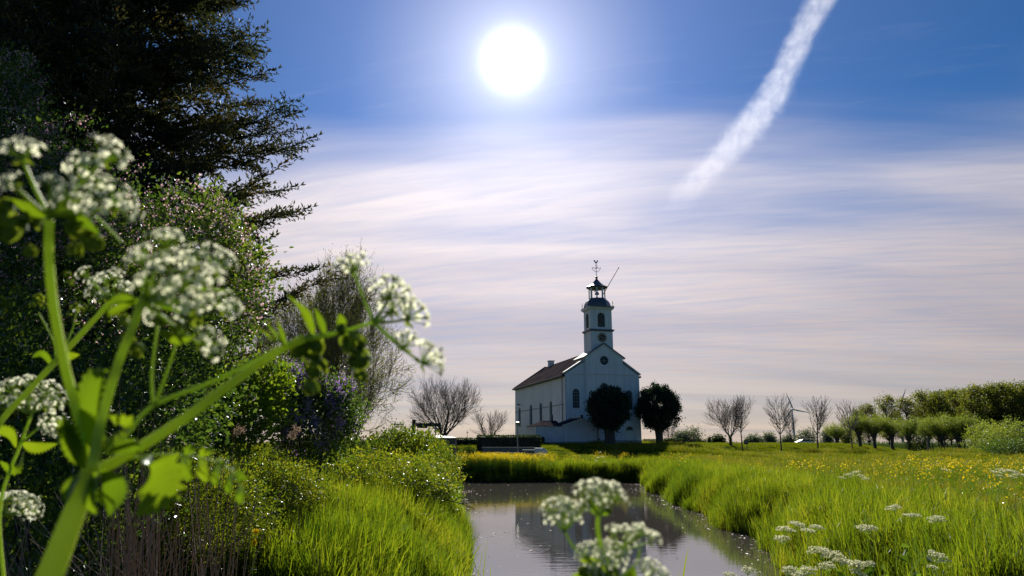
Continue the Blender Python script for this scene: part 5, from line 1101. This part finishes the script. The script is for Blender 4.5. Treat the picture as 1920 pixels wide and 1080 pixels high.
def head(parent, px, py, wpx, face, D_, rg, o0, node=None, ray_w=3.0, n=17, dome=.45):
    c = px3(px, py, D_); Rr = wpx * wk(px, py, D_) / 2 * 1.17; hub = umbellet(parent, c, face, Rr, rg, o0, n, dome)
    if node is not None:
        nd = np.array(node) - o0; mid = (nd + hub) / 2 - face * 0 + np.array([0, 0, -.03]) * np.linalg.norm(hub - nd); g = Geo(); g.path([nd, mid, hub], [ray_w * D_ / 1280 / 2 * 1.2, ray_w * D_ / 1280 / 2, ray_w * D_ / 1280 / 2 * .8], 7); g.build('ray', MAT['stem_t'], parent, smooth=True)
rg = np.random.default_rng(2024)
o0 = px3(100, 1080, .42); o0 = np.array([o0[0] - .10, o0[1] + .03, 1.25])
CP = empty('cow_parsley', tuple(o0), 0, 'large cow parsley with a thick stem, closest to the camera at left, branches reaching right', 'plant')
D0 = .42
st = [px3(x_, y_, D0) - o0 for x_, y_ in ((28, 1240), (62, 1150), (97, 1070), (132, 980), (168, 885))]
g = Geo(); k = wk(120, 980, D0) / 2 * .78; g.path(st, [66 * k, 64 * k, 62 * k, 56 * k, 44 * k], 28, ridge=.05); g.tubes([(0, 0, 0)], [st[0]], [70 * k], [66 * k], 16); g.build('stem', MAT['stem'], CP, smooth=True)
twigp(CP, [(168, 890), (152, 800), (125, 700), (103, 590), (92, 490), (92, 412)], [40, 30, 27, 26, 26, 26], D0, o0, n=14)
twigp(CP, [(172, 885), (190, 790), (222, 680), (250, 610), (268, 560)], [36, 26, 24, 23, 24], D0 - .01, o0, n=14)
twigp(CP, [(170, 888), (230, 858), (330, 795), (430, 722), (510, 665), (570, 635)], [40, 32, 30, 27, 24, 22], D0 + .01, o0, n=14)
twigp(CP, [(570, 637, D0 + .012), (640, 622, D0 + .02), (700, 604, D0 + .03)], [18, 11, 10], D0 + .02, o0, n=10)
twigp(CP, [(200, 850, D0 + .03), (240, 812, D0 + .03), (288, 760, D0 + .035), (400, 715, D0 + .04), (520, 655, D0 + .03)], [16, 16, 15, 13, 10], D0 + .03, o0, n=10, mat='stem_t')
twigp(CP, [(288, 762, D0 + .035), (285, 700, D0 + .035), (296, 610, D0 + .035)], [10, 8, 8], D0 + .035, o0, n=8, mat='stem_t')
twigp(CP, [(290, 762, D0 + .035), (316, 690, D0 + .035), (342, 610, D0 + .035)], [10, 9, 9], D0 + .035, o0, n=8, mat='stem_t')
# head at the top of the left branch
nd = px3(92, 405, D0)
for px, py, w, f in ((40, 262, 84, (-.1, 1, -.2)), (150, 298, 82, (.15, .55, -.9)), (219, 272, 84, (.75, .6, -.3)), (243, 372, 84, (.95, .3, -.35)), (112, 352, 70, (-.1, .6, -.8)), (165, 372, 74, (.25, .35, -.9)), (6, 335, 56, (-.8, .5, -.3)), (190, 330, 50, (.4, .5, -.7)), (92, 330, 46, (-.4, .9, .2))):
    head(CP, px, py, w, facev(*f[:2], f[2]), D0 + rg.uniform(-.02, .02), rg, o0, nd, 6)
for px, py, w in ((20, 425, 74), (62, 410, 52), (56, 470, 34), (150, 425, 66), (172, 450, 56), (143, 470, 40), (10, 390, 50)): bud_head(CP, px3(px, py, D0 + .01), None, w * wk(px, py, D0) / 2, rg, o0)
twigp(CP, [(95, 405), (160, 395), (205, 430), (228, 455)], [12, 9, 8, 6], D0, o0, n=8, mat='stem_t')
for pts, w in (([(100, 400), (118, 370), (122, 335)], 26), ([(95, 405), (60, 395), (20, 372)], 22), ([(105, 400), (150, 410), (188, 440)], 20)):
    blade(CP, [px3(*p, D0) for p in pts], w, (.3, -.5, .8), D0, rg, o0, teeth=.1)
# head of the second branch: a full compound umbel
nd = px3(268, 562, D0 - .01)
for px, py, w, f in ((312, 430, 70, (.0, 1, -.12)), (247, 470, 66, (-.7, .6, -.4)), (300, 478, 70, (-.1, .6, -.8)), (352, 470, 80, (.1, .55, -.8)), (330, 520, 70, (0, .4, -.9)), (388, 505, 74, (.3, .5, -.8)), (420, 470, 82, (.55, .75, -.3)), (438, 562, 66, (.75, .4, -.3)), (405, 636, 70, (.85, .25, -.35)),
                     (300, 540, 62, (-.1, .3, -.9)), (255, 520, 52, (-.5, .5, -.6)), (352, 565, 66, (.1, .3, -.9)), (275, 590, 44, (-.2, -.2, -.8)), (385, 550, 52, (.4, .3, -.8))):
    head(CP, px, py, w, facev(*f[:2], f[2]), D0 + rg.uniform(-.025, .02), rg, o0, nd, 5)
for px, py, w in ((238, 640, 46), (255, 655, 38), (232, 600, 34), (330, 610, 44), (300, 600, 36), (365, 600, 40)): bud_head(CP, px3(px, py, D0 + .01), None, w * wk(px, py, D0) / 2, rg, o0, 12)
for pts, w in (([(300, 620), (335, 635), (368, 628)], 22), ([(262, 570), (225, 560), (190, 590)], 16), ([(270, 560), (320, 575), (410, 600)], 14), ([(268, 560), (330, 540), (440, 545)], 13), ([(260, 560), (215, 585), (205, 600)], 18)):
    blade(CP, [px3(*p, D0) for p in pts], w, (.3, -.5, .8), D0, rg, o0, teeth=.1)
# right branch: node with spreading rays, seen from the side and below
nd = px3(700, 604, D0 + .03)
for px, py, w, f in ((655, 480, 64, (-.35, 1, .1)), (742, 522, 84, (.25, 1, .15)), (742, 555, 70, (.1, .9, .3)), (786, 568, 78, (.5, .8, .2)), (768, 622, 62, (.25, .9, -.3)), (826, 660, 78, (.85, .55, .15))):
    head(CP, px, py, w, facev(*f[:2], f[2]), D0 + .03 + rg.uniform(-.01, .02), rg, o0, nd, 6, 20, .6)
for px, py, w in ((585, 655, 62), (592, 690, 60), (583, 725, 40), (665, 640, 60), (672, 672, 56), (676, 705, 34), (560, 650, 50), (640, 618, 30)): bud_head(CP, px3(px, py, D0 + .02), None, w * wk(px, py, D0) / 2, rg, o0)
blade(CP, [px3(588, 632, D0 + .02), px3(568, 590, D0 + .02), px3(538, 552, D0 + .02)], 40, (.7, -.3, -.5), D0, rg, o0)
blade(CP, [px3(610, 630, D0 + .02), px3(600, 605, D0 + .02), px3(590, 578, D0 + .02)], 20, (.7, -.3, -.1), D0, rg, o0)
blade(CP, [px3(640, 620, D0 + .02), px3(638, 605, D0 + .02), px3(636, 588, D0 + .02)], 26, (.7, -.3, -.1), D0, rg, o0)
for px, py in ((520, 600), (480, 612), (500, 606)):
    blade(CP, [px3(535, 650, D0), px3((535 + px) / 2, (650 + py) / 2 + 4, D0), px3(px, py, D0)], 16, (.7, -.3, -.3), D0, rg, o0, teeth=.05)
# leaves around the main node
for pts, w, sd in (([(250, 862), (292, 880), (298, 925), (255, 968)], 76, (-.9, -.3, .35)), ([(190, 880), (212, 900), (218, 930), (205, 968)], 56, (.9, -.2, .2)), ([(172, 900), (185, 925), (200, 950)], 22, (.7, -.5, .5)),
                   ([(160, 880), (135, 850), (118, 800), (122, 780)], 46, (.9, -.3, .2)), ([(165, 870), (165, 820), (150, 765)], 60, (.9, -.25, 0)), ([(185, 850), (205, 820), (232, 800), (205, 780)], 56, (.8, -.4, .5)), ([(175, 840), (160, 760), (175, 700), (215, 690)], 60, (.9, -.3, .2)),
                   ([(200, 845), (245, 835), (262, 850)], 30, (.2, -.4, .8)), ([(150, 890), (132, 915), (124, 945)], 26, (.9, -.2, 0)), ([(185, 875), (170, 930), (180, 965)], 30, (.9, -.2, 0)), ([(160, 860), (120, 810), (112, 840)], 36, (.5, -.5, .4))):
    blade(CP, [px3(*p, D0 - .005) for p in pts], w, sd, D0, rg, o0, fold=.35)
twigp(CP, [(240, 860, D0 + .02), (310, 852, D0 + .03), (390, 862, D0 + .04), (440, 888, D0 + .04), (455, 930, D0 + .04)], [8, 6, 5, 4, 3], D0 + .03, o0, n=7, mat='stem_t', name='leaf_stalk')
for px, py, tx, ty, w in ((320, 852, 330, 895, 30), (345, 854, 352, 902, 34), (375, 858, 385, 905, 30), (345, 854, 365, 832, 20), (375, 858, 392, 836, 22), (410, 868, 400, 910, 26), (405, 866, 428, 858, 24), (435, 885, 425, 925, 24), (440, 888, 462, 900, 22), (450, 910, 448, 945, 24), (428, 880, 448, 870, 18)):
    blade(CP, [px3(px, py, D0 + .035), px3((px + tx) / 2 + 3, (py + ty) / 2, D0 + .03), px3(tx, ty, D0 + .035)], w, (.8, -.4, .3), D0 + .035, rg, o0, name='leaflet')

# second plant behind, at the left edge
def plant(label, foot_px, D_, stems, heads, leaves=(), buds=(), seed=1, group=None, n=15):
    rg = np.random.default_rng(seed); f = px3(foot_px, 1120, D_); o0 = np.array([f[0], f[1] + .02, gz(f[0], f[1])]); t = empty('cow_parsley', tuple(o0), 0, label, 'plant', group)
    a = px3(foot_px, 1120, D_) - o0; g = Geo(); w = stems[0][1][0] * D_ / 1280 / 2; g.path([(0, 0, 0), a * np.array([.6, .6, .5]), a], [w * 1.1, w * 1.05, w], 8); g.build('stem', MAT['stem'], t, smooth=True)
    for pts, ws in stems: twigp(t, pts, ws, D_, o0, n=10, mat='stem' if ws[0] > 9 else 'stem_t')
    for (nx_, ny_), lst in heads:
        nd = px3(nx_, ny_, D_)
        for px, py, w, f in lst: head(t, px, py, w, facev(*f), D_ + rg.uniform(-.02, .02) * D_, rg, o0, nd, 3.2, n)
    for pts, w, sd in leaves: blade(t, [px3(*p, D_) for p in pts], w, sd, D_, rg, o0, fold=.3)
    for px, py, w in buds: bud_head(t, px3(px, py, D_), None, w * wk(px, py, D_) / 2, rg, o0, 10)
    return t
plant('cow parsley behind the thick-stemmed one at left, slanting stem and small flower clusters', -60, .75,
      [([(-60, 1120), (-40, 900), (-5, 800), (60, 725), (130, 650), (210, 562)], [20, 19, 18, 18, 17, 15]), ([(105, 680), (100, 640), (72, 585)], [5, 4, 4]), ([(105, 680), (135, 620), (143, 585)], [5, 4, 3])],
      [((210, 562), [(150, 505, 34, (-.6, .6, -.3)), (172, 520, 36, (-.2, .8, -.4)), (195, 512, 44, (0, .8, -.5)), (218, 505, 38, (.2, .8, -.4)), (185, 548, 36, (-.4, .4, -.6)), (160, 545, 30, (-.7, .2, -.3)), (235, 530, 36, (.5, .6, -.4))])],
      buds=[(125, 515, 18), (135, 530, 16), (72, 560, 26), (82, 572, 18), (62, 570, 16), (143, 578, 26), (134, 585, 16), (155, 580, 14)], leaves=[([(105, 680), (125, 668), (150, 665)], 18, (.2, -.5, .8)), ([(100, 690), (80, 665), (60, 670)], 14, (.2, -.5, .8))], seed=5)
plant('cow parsley with flat white heads at the left edge, below the slanting stem', 10, .80,
      [([(10, 1120), (0, 950), (40, 830), (60, 775)], [11, 10, 9, 8]), ([(40, 830), (75, 800), (100, 778)], [8, 6, 5])],
      [((52, 775), [(20, 712, 58, (-.2, 1, -.2)), (60, 706, 56, (.1, 1, -.15)), (98, 718, 60, (.4, .9, -.2)), (112, 745, 52, (.7, .5, -.4)), (85, 748, 50, (.3, .5, -.7)), (10, 745, 56, (-.4, .6, -.6)), (48, 742, 48, (0, .5, -.8)), (-15, 725, 50, (-.5, .8, -.2))]),
       ((95, 780), [(80, 782, 36, (-.3, .5, -.6)), (95, 800, 42, (.1, -.2, -.8)), (115, 790, 38, (.6, .1, -.6)), (110, 815, 34, (.4, -.6, -.6)), (78, 805, 34, (-.3, -.3, -.8))])],
      leaves=[([(40, 830), (70, 838), (108, 832)], 22, (.2, -.5, .8)), ([(30, 840), (15, 815), (-15, 800)], 26, (.2, -.5, .8)), ([(0, 865), (30, 880), (45, 845)], 18, (.2, -.5, .8))], seed=6)
plant('cow parsley with one drooping white head low at the left edge', -80, .85, [([(-80, 1120), (-60, 1000), (-20, 975), (25, 962)], [9, 8, 7, 6])],
      [((15, 965), [(5, 925, 44, (-.2, 1, -.3)), (30, 922, 44, (.1, 1, -.3)), (55, 930, 44, (.4, .9, -.3)), (70, 950, 38, (.7, .5, -.4)), (35, 945, 46, (0, .4, -.8)), (60, 965, 32, (.6, -.2, -.5)), (-10, 935, 40, (-.5, .8, -.3))])], seed=7)
# plant low in the middle, over the water
plant('cow parsley with blurred white heads low in the middle, in front of the water', 1150, .46,
      [([(1150, 1120), (1138, 1060), (1122, 1000), (1122, 960)], [16, 14, 13, 12]), ([(1140, 1080), (1080, 1030), (1058, 995)], [9, 8, 7]), ([(1140, 1100), (1190, 1060), (1200, 1030)], [9, 8, 7])],
      [((1122, 968), [(1088, 905, 42, (-.4, 1, -.2)), (1118, 898, 44, (0, 1, -.2)), (1148, 905, 44, (.2, 1, -.3)), (1105, 922, 40, (-.2, .6, -.7)), (1135, 925, 42, (.1, .5, -.7)), (1168, 922, 42, (.7, .8, -.2))]),
       ((1058, 998), [(1022, 942, 40, (-.6, .9, -.2)), (1048, 932, 42, (-.1, 1, -.2)), (1076, 940, 42, (.3, 1, -.2)), (1030, 962, 40, (-.4, .5, -.6)), (1058, 958, 44, (0, .5, -.8)), (1084, 960, 38, (.5, .6, -.5)), (1104, 948, 34, (.8, .6, -.2))]),
       ((1165, 1030), [(1150, 985, 40, (0, 1, -.1)), (1178, 985, 44, (.2, 1, .1)), (1206, 985, 46, (.5, .9, .1)), (1232, 1000, 42, (.7, .8, 0)), (1185, 1002, 36, (.2, .6, -.6))]),
       ((1140, 1085), [(1090, 1025, 40, (-.5, .8, -.3)), (1115, 1018, 42, (-.2, .9, -.4)), (1145, 1015, 42, (.1, .9, -.4)), (1170, 1025, 42, (.4, .8, -.4)), (1105, 1045, 42, (-.3, .4, -.8)), (1135, 1042, 44, (0, .4, -.9)), (1165, 1052, 40, (.3, .3, -.8)), (1120, 1070, 40, (-.1, .1, -.9))]),
       ((1215, 1110), [(1205, 1050, 38, (-.1, 1, -.3)), (1228, 1052, 42, (.2, .9, -.3)), (1250, 1072, 40, (.6, .7, -.3)), (1222, 1075, 40, (0, .4, -.8))])],
      leaves=[([(1150, 1110), (1110, 1085), (1070, 1078)], 30, (.2, -.6, .7)), ([(1150, 1110), (1175, 1090), (1190, 1062)], 40, (.7, -.5, .3)), ([(1122, 965), (1105, 950), (1095, 940)], 24, (.3, -.5, .8)), ([(1124, 965), (1140, 955), (1145, 935)], 20, (.3, -.5, .8)), ([(1140, 1090), (1120, 1060), (1085, 1050)], 30, (.2, -.6, .7))],
      buds=[(1100, 946, 20), (1142, 957, 16), (1120, 1075, 36), (1150, 1078, 34), (1095, 1072, 30)], seed=8)

# cow parsley further off on the near right bank: each plant a thing with its own flat umbels
def parsley(label, Y, umb, seed, group='cow parsley on the right bank', nu=11, foot=None, fresh=True):
    rg = np.random.default_rng(seed); c0 = at(umb[0][0], 900, Y=Y); x0 = at(np.mean([u[0] for u in umb]) if foot is None else foot, 1000, Y=Y).x; o0 = np.array([x0, Y, gz(x0, Y)]); t = empty('cow_parsley', tuple(o0), 0, label, 'plant', group)
    zt = np.mean([at(u[0], u[1], Y=Y).z for u in umb]) - o0[2]; nd = np.array([0, 0, max(zt * .62, .1)]); g = Geo(); g.path([(0, 0, -.03), nd * .5 + np.array([.01, 0, 0]), nd], [.005, .0045, .004], 6); g.build('stem', MAT['stem'], t, smooth=True)
    for px, py, w in umb:
        YY_ = Y + rg.normal() * .06; c = np.array(at(px, py, Y=YY_)) - o0; Rr = w * YY_ / 1313 / 2 * 1.03; face = facev(rg.normal() * .15, 1, -.25 + rg.normal() * .1); a, b = basis(face); hub = c - face * Rr * .8
        g = Geo(); g.path([nd, (nd + hub) / 2 + np.array([0, 0, -.02]), hub], [.0035, .003, .002], 5)
        k = np.arange(nu); r = Rr * .86 * np.sqrt((k + .4) / nu); th = k * 2.4 + rg.uniform(0, 6); P_ = c + (np.cos(th) * r)[:, None] * a + (np.sin(th) * r)[:, None] * b - ((r / Rr) ** 2 * Rr * .22)[:, None] * face
        g.tubes(np.repeat(hub[None], nu, 0), P_, np.full(nu, .0012), np.full(nu, .001), 3); g.build('branch', MAT['stem_t'], t)
        f = Geo(); nf = 26; u = rnd_unit(nu * nf, rg); u[:, 2] = np.abs(u[:, 2]) * .5; Q = np.repeat(P_, nf, 0) + u * (Rr / math.sqrt(nu) * .95); f.scatter([(0, 0, 0), (-.5, .5, .1), (0, 1, 0), (.5, .5, .1)], LEAF_F, Q, frames(rg.normal(size=Q.shape) * np.array([1, 1, .5]), rg), rg.uniform(.8, 1.4, len(Q)) * max(Rr * .13, .004)); f.build('umbel', MAT['white_f'], t)
    n = 26; P_ = np.stack([rg.normal(size=n) * .12, rg.normal(size=n) * .1, rg.uniform(.05, zt * .75, n)], 1); g = Geo(); g.scatter(LEAF_V, LEAF_F, P_, frames(rg.normal(size=(n, 3)), rg), rg.uniform(.05, .12, n)); g.build('leaves', MAT['lf_bright'], t); return t
parsley('cow parsley with five flat white heads at the edge of the water, lower right', 5.2, [(1495, 982, 30), (1472, 991, 32), (1466, 1009, 32), (1517, 994, 28), (1531, 987, 24)], 1)
parsley('cow parsley with a single large flat head, right of the five-headed one', 5.5, [(1625, 989, 36)], 2)
parsley('cow parsley whose small single head stands highest among the near ones', 6.5, [(1674, 951, 26)], 3)
parsley('cow parsley with one rounded white head, second from the right among the high ones', 6.2, [(1711, 965, 28)], 4)
parsley('cow parsley with a bent stalk and one flat head, right of the rounded one', 6.0, [(1757, 972, 32)], 5, foot=1700)
parsley('cow parsley with one dense head low at the right, below the bent one', 4.6, [(1760, 1043, 38), (1748, 1062, 18)], 6)
parsley('bushy cow parsley with many frothy creamy heads at the bottom right of the water', 4.4, [(1540, 1032, 44), (1562, 1040, 36), (1582, 1052, 44), (1548, 1060, 34), (1606, 1058, 36), (1631, 1056, 22), (1612, 1075, 34)], 7)
parsley('low cow parsley with pale small heads at the bottom edge, left of the bushy one', 4.2, [(1478, 1068, 30), (1512, 1070, 34), (1496, 1078, 30)], 8)
parsley('lone small cow parsley heads rising from the bottom edge over the water', 4.2, [(1403, 1068, 26), (1368, 1077, 24)], 9)
parsley('pale cow parsley patch farther off in the meadow, above the near reeds', 24, [(1590, 890, 16), (1602, 886, 18), (1614, 892, 16), (1578, 895, 14), (1622, 897, 14)], 10, nu=7)
parsley('small cow parsley far off in the meadow, right of the pale patch', 26, [(1771, 880, 12), (1780, 883, 9)], 11, nu=6)
parsley('wide drift of cow parsley in the meadow near the right edge', 24, [(1868, 885, 20), (1884, 882, 22), (1900, 884, 22), (1912, 890, 20), (1874, 892, 16), (1896, 893, 18)], 12, nu=7)
parsley('tall cow parsley seen against the shaded mound, at the foot of the outbuilding', 53, [(1125, 848, 7), (1122, 858, 8), (1130, 856, 7), (1118, 864, 7), (1134, 866, 8)], 13, nu=6)
# single blades rising from the shallows
g = Geo(); rg = np.random.default_rng(9); V, F_ = [], []; b0_ = 0
for px, py, Y, h_, ln, w in [(1276, 1085, 7.2, .30, .10, .012), (1330 - 60, 1090, 7.2, .14, .02, .004), (905, 1075, 9.2, .42, .06, .007), (893, 1078, 9.0, .34, .10, .006), (880, 1085, 9.0, .40, .05, .006), (918, 1078, 9.0, .16, .02, .006), (868, 1070, 9.4, .34, -.05, .006)] + [(rg.uniform(846, 885), rg.uniform(960, 1080), rg.uniform(10, 15), rg.uniform(.3, .7), rg.normal() * .08, .006) for _ in range(40)]:
    p = np.array(at(px, py, Y=Y)); z0_ = p[2] if Y < 9.5 else -.05; p[2] = z0_
    if Y < 9.5: p[2] -= .3; h_ += .3
    for i in range(5):
        s = i / 5; q = w * (1 - s * .6); c = p + np.array([ln * s * s, 0, h_ * s]); V += [c - np.array([q, 0, 0]), c + np.array([q, .002, 0])]
    V.append(p + np.array([ln, 0, h_])); F_ += [f for i in range(4) for f in ((b0_ + 2*i, b0_ + 2*i + 1, b0_ + 2*i + 3), (b0_ + 2*i, b0_ + 2*i + 3, b0_ + 2*i + 2))] + [(b0_ + 8, b0_ + 9, b0_ + 10)]; b0_ += 11
g.add(V, F_); tag(g.build('reed_shoots', MAT['reed']), 'single thin reed blades rising from the shallows', 'reeds', kind='stuff')

# dead twig hanging over the water from the thicket, and drifting bits along the banks
q0 = np.array(at(848, 925, Y=15.5)); t = empty('bare_twig', tuple(q0), 0, 'bare dark twig reaching from the bramble thicket out over the water', 'twig')
g = Geo()
for a_, b_, c_ in (((838, 938), (868, 944), (893, 941)), ((860, 943), (880, 950), (892, 957)), ((850, 940), (866, 932), (876, 934)), ((868, 944), (878, 938), (886, 940))):
    g.path([np.array(at(*p_, Y=15.5)) - q0 for p_ in (a_, b_, c_)], [.010, .006, .003], 5)
g.build('branch', MAT['bark'], t)
rg = np.random.default_rng(44); xs, ys = rg.uniform(-5, 11, 60000), rg.uniform(14, 52, 60000); dd_ = inwater(xs, ys); k = (dd_ > -.02) & (rg.random(60000) < np.exp(-dd_ / .35) * .55 + .006); xs, ys = xs[k], ys[k]
P_ = np.stack([xs, ys, np.full(len(xs), .004)], 1); th = rg.uniform(0, 6.28, len(xs)); rot = np.stack([np.stack([-np.sin(th), np.cos(th), 0 * th], 1), np.stack([np.cos(th), np.sin(th), 0 * th], 1), np.repeat([[0, 0, 1.]], len(xs), 0)], 2)
g = Geo(); g.scatter(LEAF_V, LEAF_F, P_, rot, rg.uniform(.03, .10, len(xs)) * np.where(rg.random(len(xs)) < .3, 1.6, 1)); tag(g.build('floating_leaves', MAT['plume']), 'dead leaves and petals drifting along the water edge', 'floating leaves', kind='stuff')

# ------------------------------------------------------------------ contrail, a band of ice cloud high in the air
def contrail():
    D_ = 3000.0; P_ = [(1596, -90, 36), (1545, -10, 36), (1506, 60, 38), (1478, 120, 38), (1442, 190, 48), (1388, 260, 54), (1330, 318, 52), (1285, 365, 50), (1255, 430, 46)]
    pts = [at(px, py, dist=D_) for px, py, w in P_]; o0 = pts[4].copy(); m, t, out = newmat('ice_cloud'); L = t.links; rel = [p - o0 for p in pts]
    g = Geo(); g.path(rel, [w * D_ / 1280 * 1.25 for *_, w in P_], 12, sub=3)
    def mth(op, a, b=None, c=None, clamp=False):
        n = t.nodes.new('ShaderNodeMath'); n.operation = op; n.use_clamp = clamp
        for i, v in enumerate((a, b, c)):
            if isinstance(v, bpy.types.NodeSocket): L.new(v, n.inputs[i])
            elif v is not None: n.inputs[i].default_value = v
        return n.outputs[0]
    tcn = t.nodes.new('ShaderNodeTexCoord'); ob = tcn.outputs['Object']; sp_ = t.nodes.new('ShaderNodeSeparateXYZ'); L.new(ob, sp_.inputs[0])
    z0_, z1_ = rel[-1].z, rel[0].z; f = mth('DIVIDE', mth('SUBTRACT', sp_.outputs[2], z0_), z1_ - z0_, clamp=True)
    S_ = 1200.0; stops = [((r.z - z0_) / (z1_ - z0_), ((r.x + S_) / (2 * S_), (r.y + S_) / (2 * S_), P_[i][2] * D_ / 1280 / 200)) for i, r in enumerate(rel)][::-1]
    rp = ramp(t, f, stops); sc_ = t.nodes.new('ShaderNodeSeparateColor'); L.new(rp, sc_.inputs[0])
    wv_ = mth('MULTIPLY_ADD', noise(t, .006, 4, ob, .6), 60.0, -30.0)
    ddx = mth('ADD', mth('SUBTRACT', sp_.outputs[0], mth('MULTIPLY_ADD', sc_.outputs[0], 2 * S_, -S_)), wv_); ddy = mth('SUBTRACT', sp_.outputs[1], mth('MULTIPLY_ADD', sc_.outputs[1], 2 * S_, -S_))
    r_ = mth('DIVIDE', mth('SQRT', mth('ADD', mth('MULTIPLY', ddx, ddx), mth('MULTIPLY', ddy, ddy))), mth('MULTIPLY', sc_.outputs[2], 200.0))
    fall = t.nodes.new('ShaderNodeMapRange'); fall.interpolation_type = 'SMOOTHSTEP'; L.new(r_, fall.inputs[0]); fall.inputs[1].default_value = 1.05; fall.inputs[2].default_value = .35
    n1 = noise(t, .030, 9, ob, .80, (1, .5, .8)); th_ = mth('MULTIPLY_ADD', fall.outputs[0], .22, n1)
    mr = t.nodes.new('ShaderNodeMapRange'); L.new(th_, mr.inputs[0]); mr.inputs[1].default_value = .55; mr.inputs[2].default_value = .82; mr.inputs[3].default_value = 0; mr.inputs[4].default_value = .0044
    zf = t.nodes.new('ShaderNodeMapRange'); L.new(f, zf.inputs[0]); zf.inputs[1].default_value = .08; zf.inputs[2].default_value = .62; zf.inputs[3].default_value = .0
    vs = t.nodes.new('ShaderNodeVolumePrincipled'); vs.inputs['Color'].default_value = (1, 1, 1, 1); vs.inputs['Anisotropy'].default_value = .5
    L.new(mth('MULTIPLY', mth('MULTIPLY', mr.outputs[0], fall.outputs[0]), zf.outputs[0]), vs.inputs['Density']); L.new(vs.outputs[0], out.inputs['Volume'])
    o = g.build('contrail', m); o.location = o0; tag(o, 'white ragged aircraft contrail slanting down the upper right of the sky', 'contrail')
contrail()
sc.cycles.volume_step_rate = .10; sc.cycles.volume_max_steps = 256
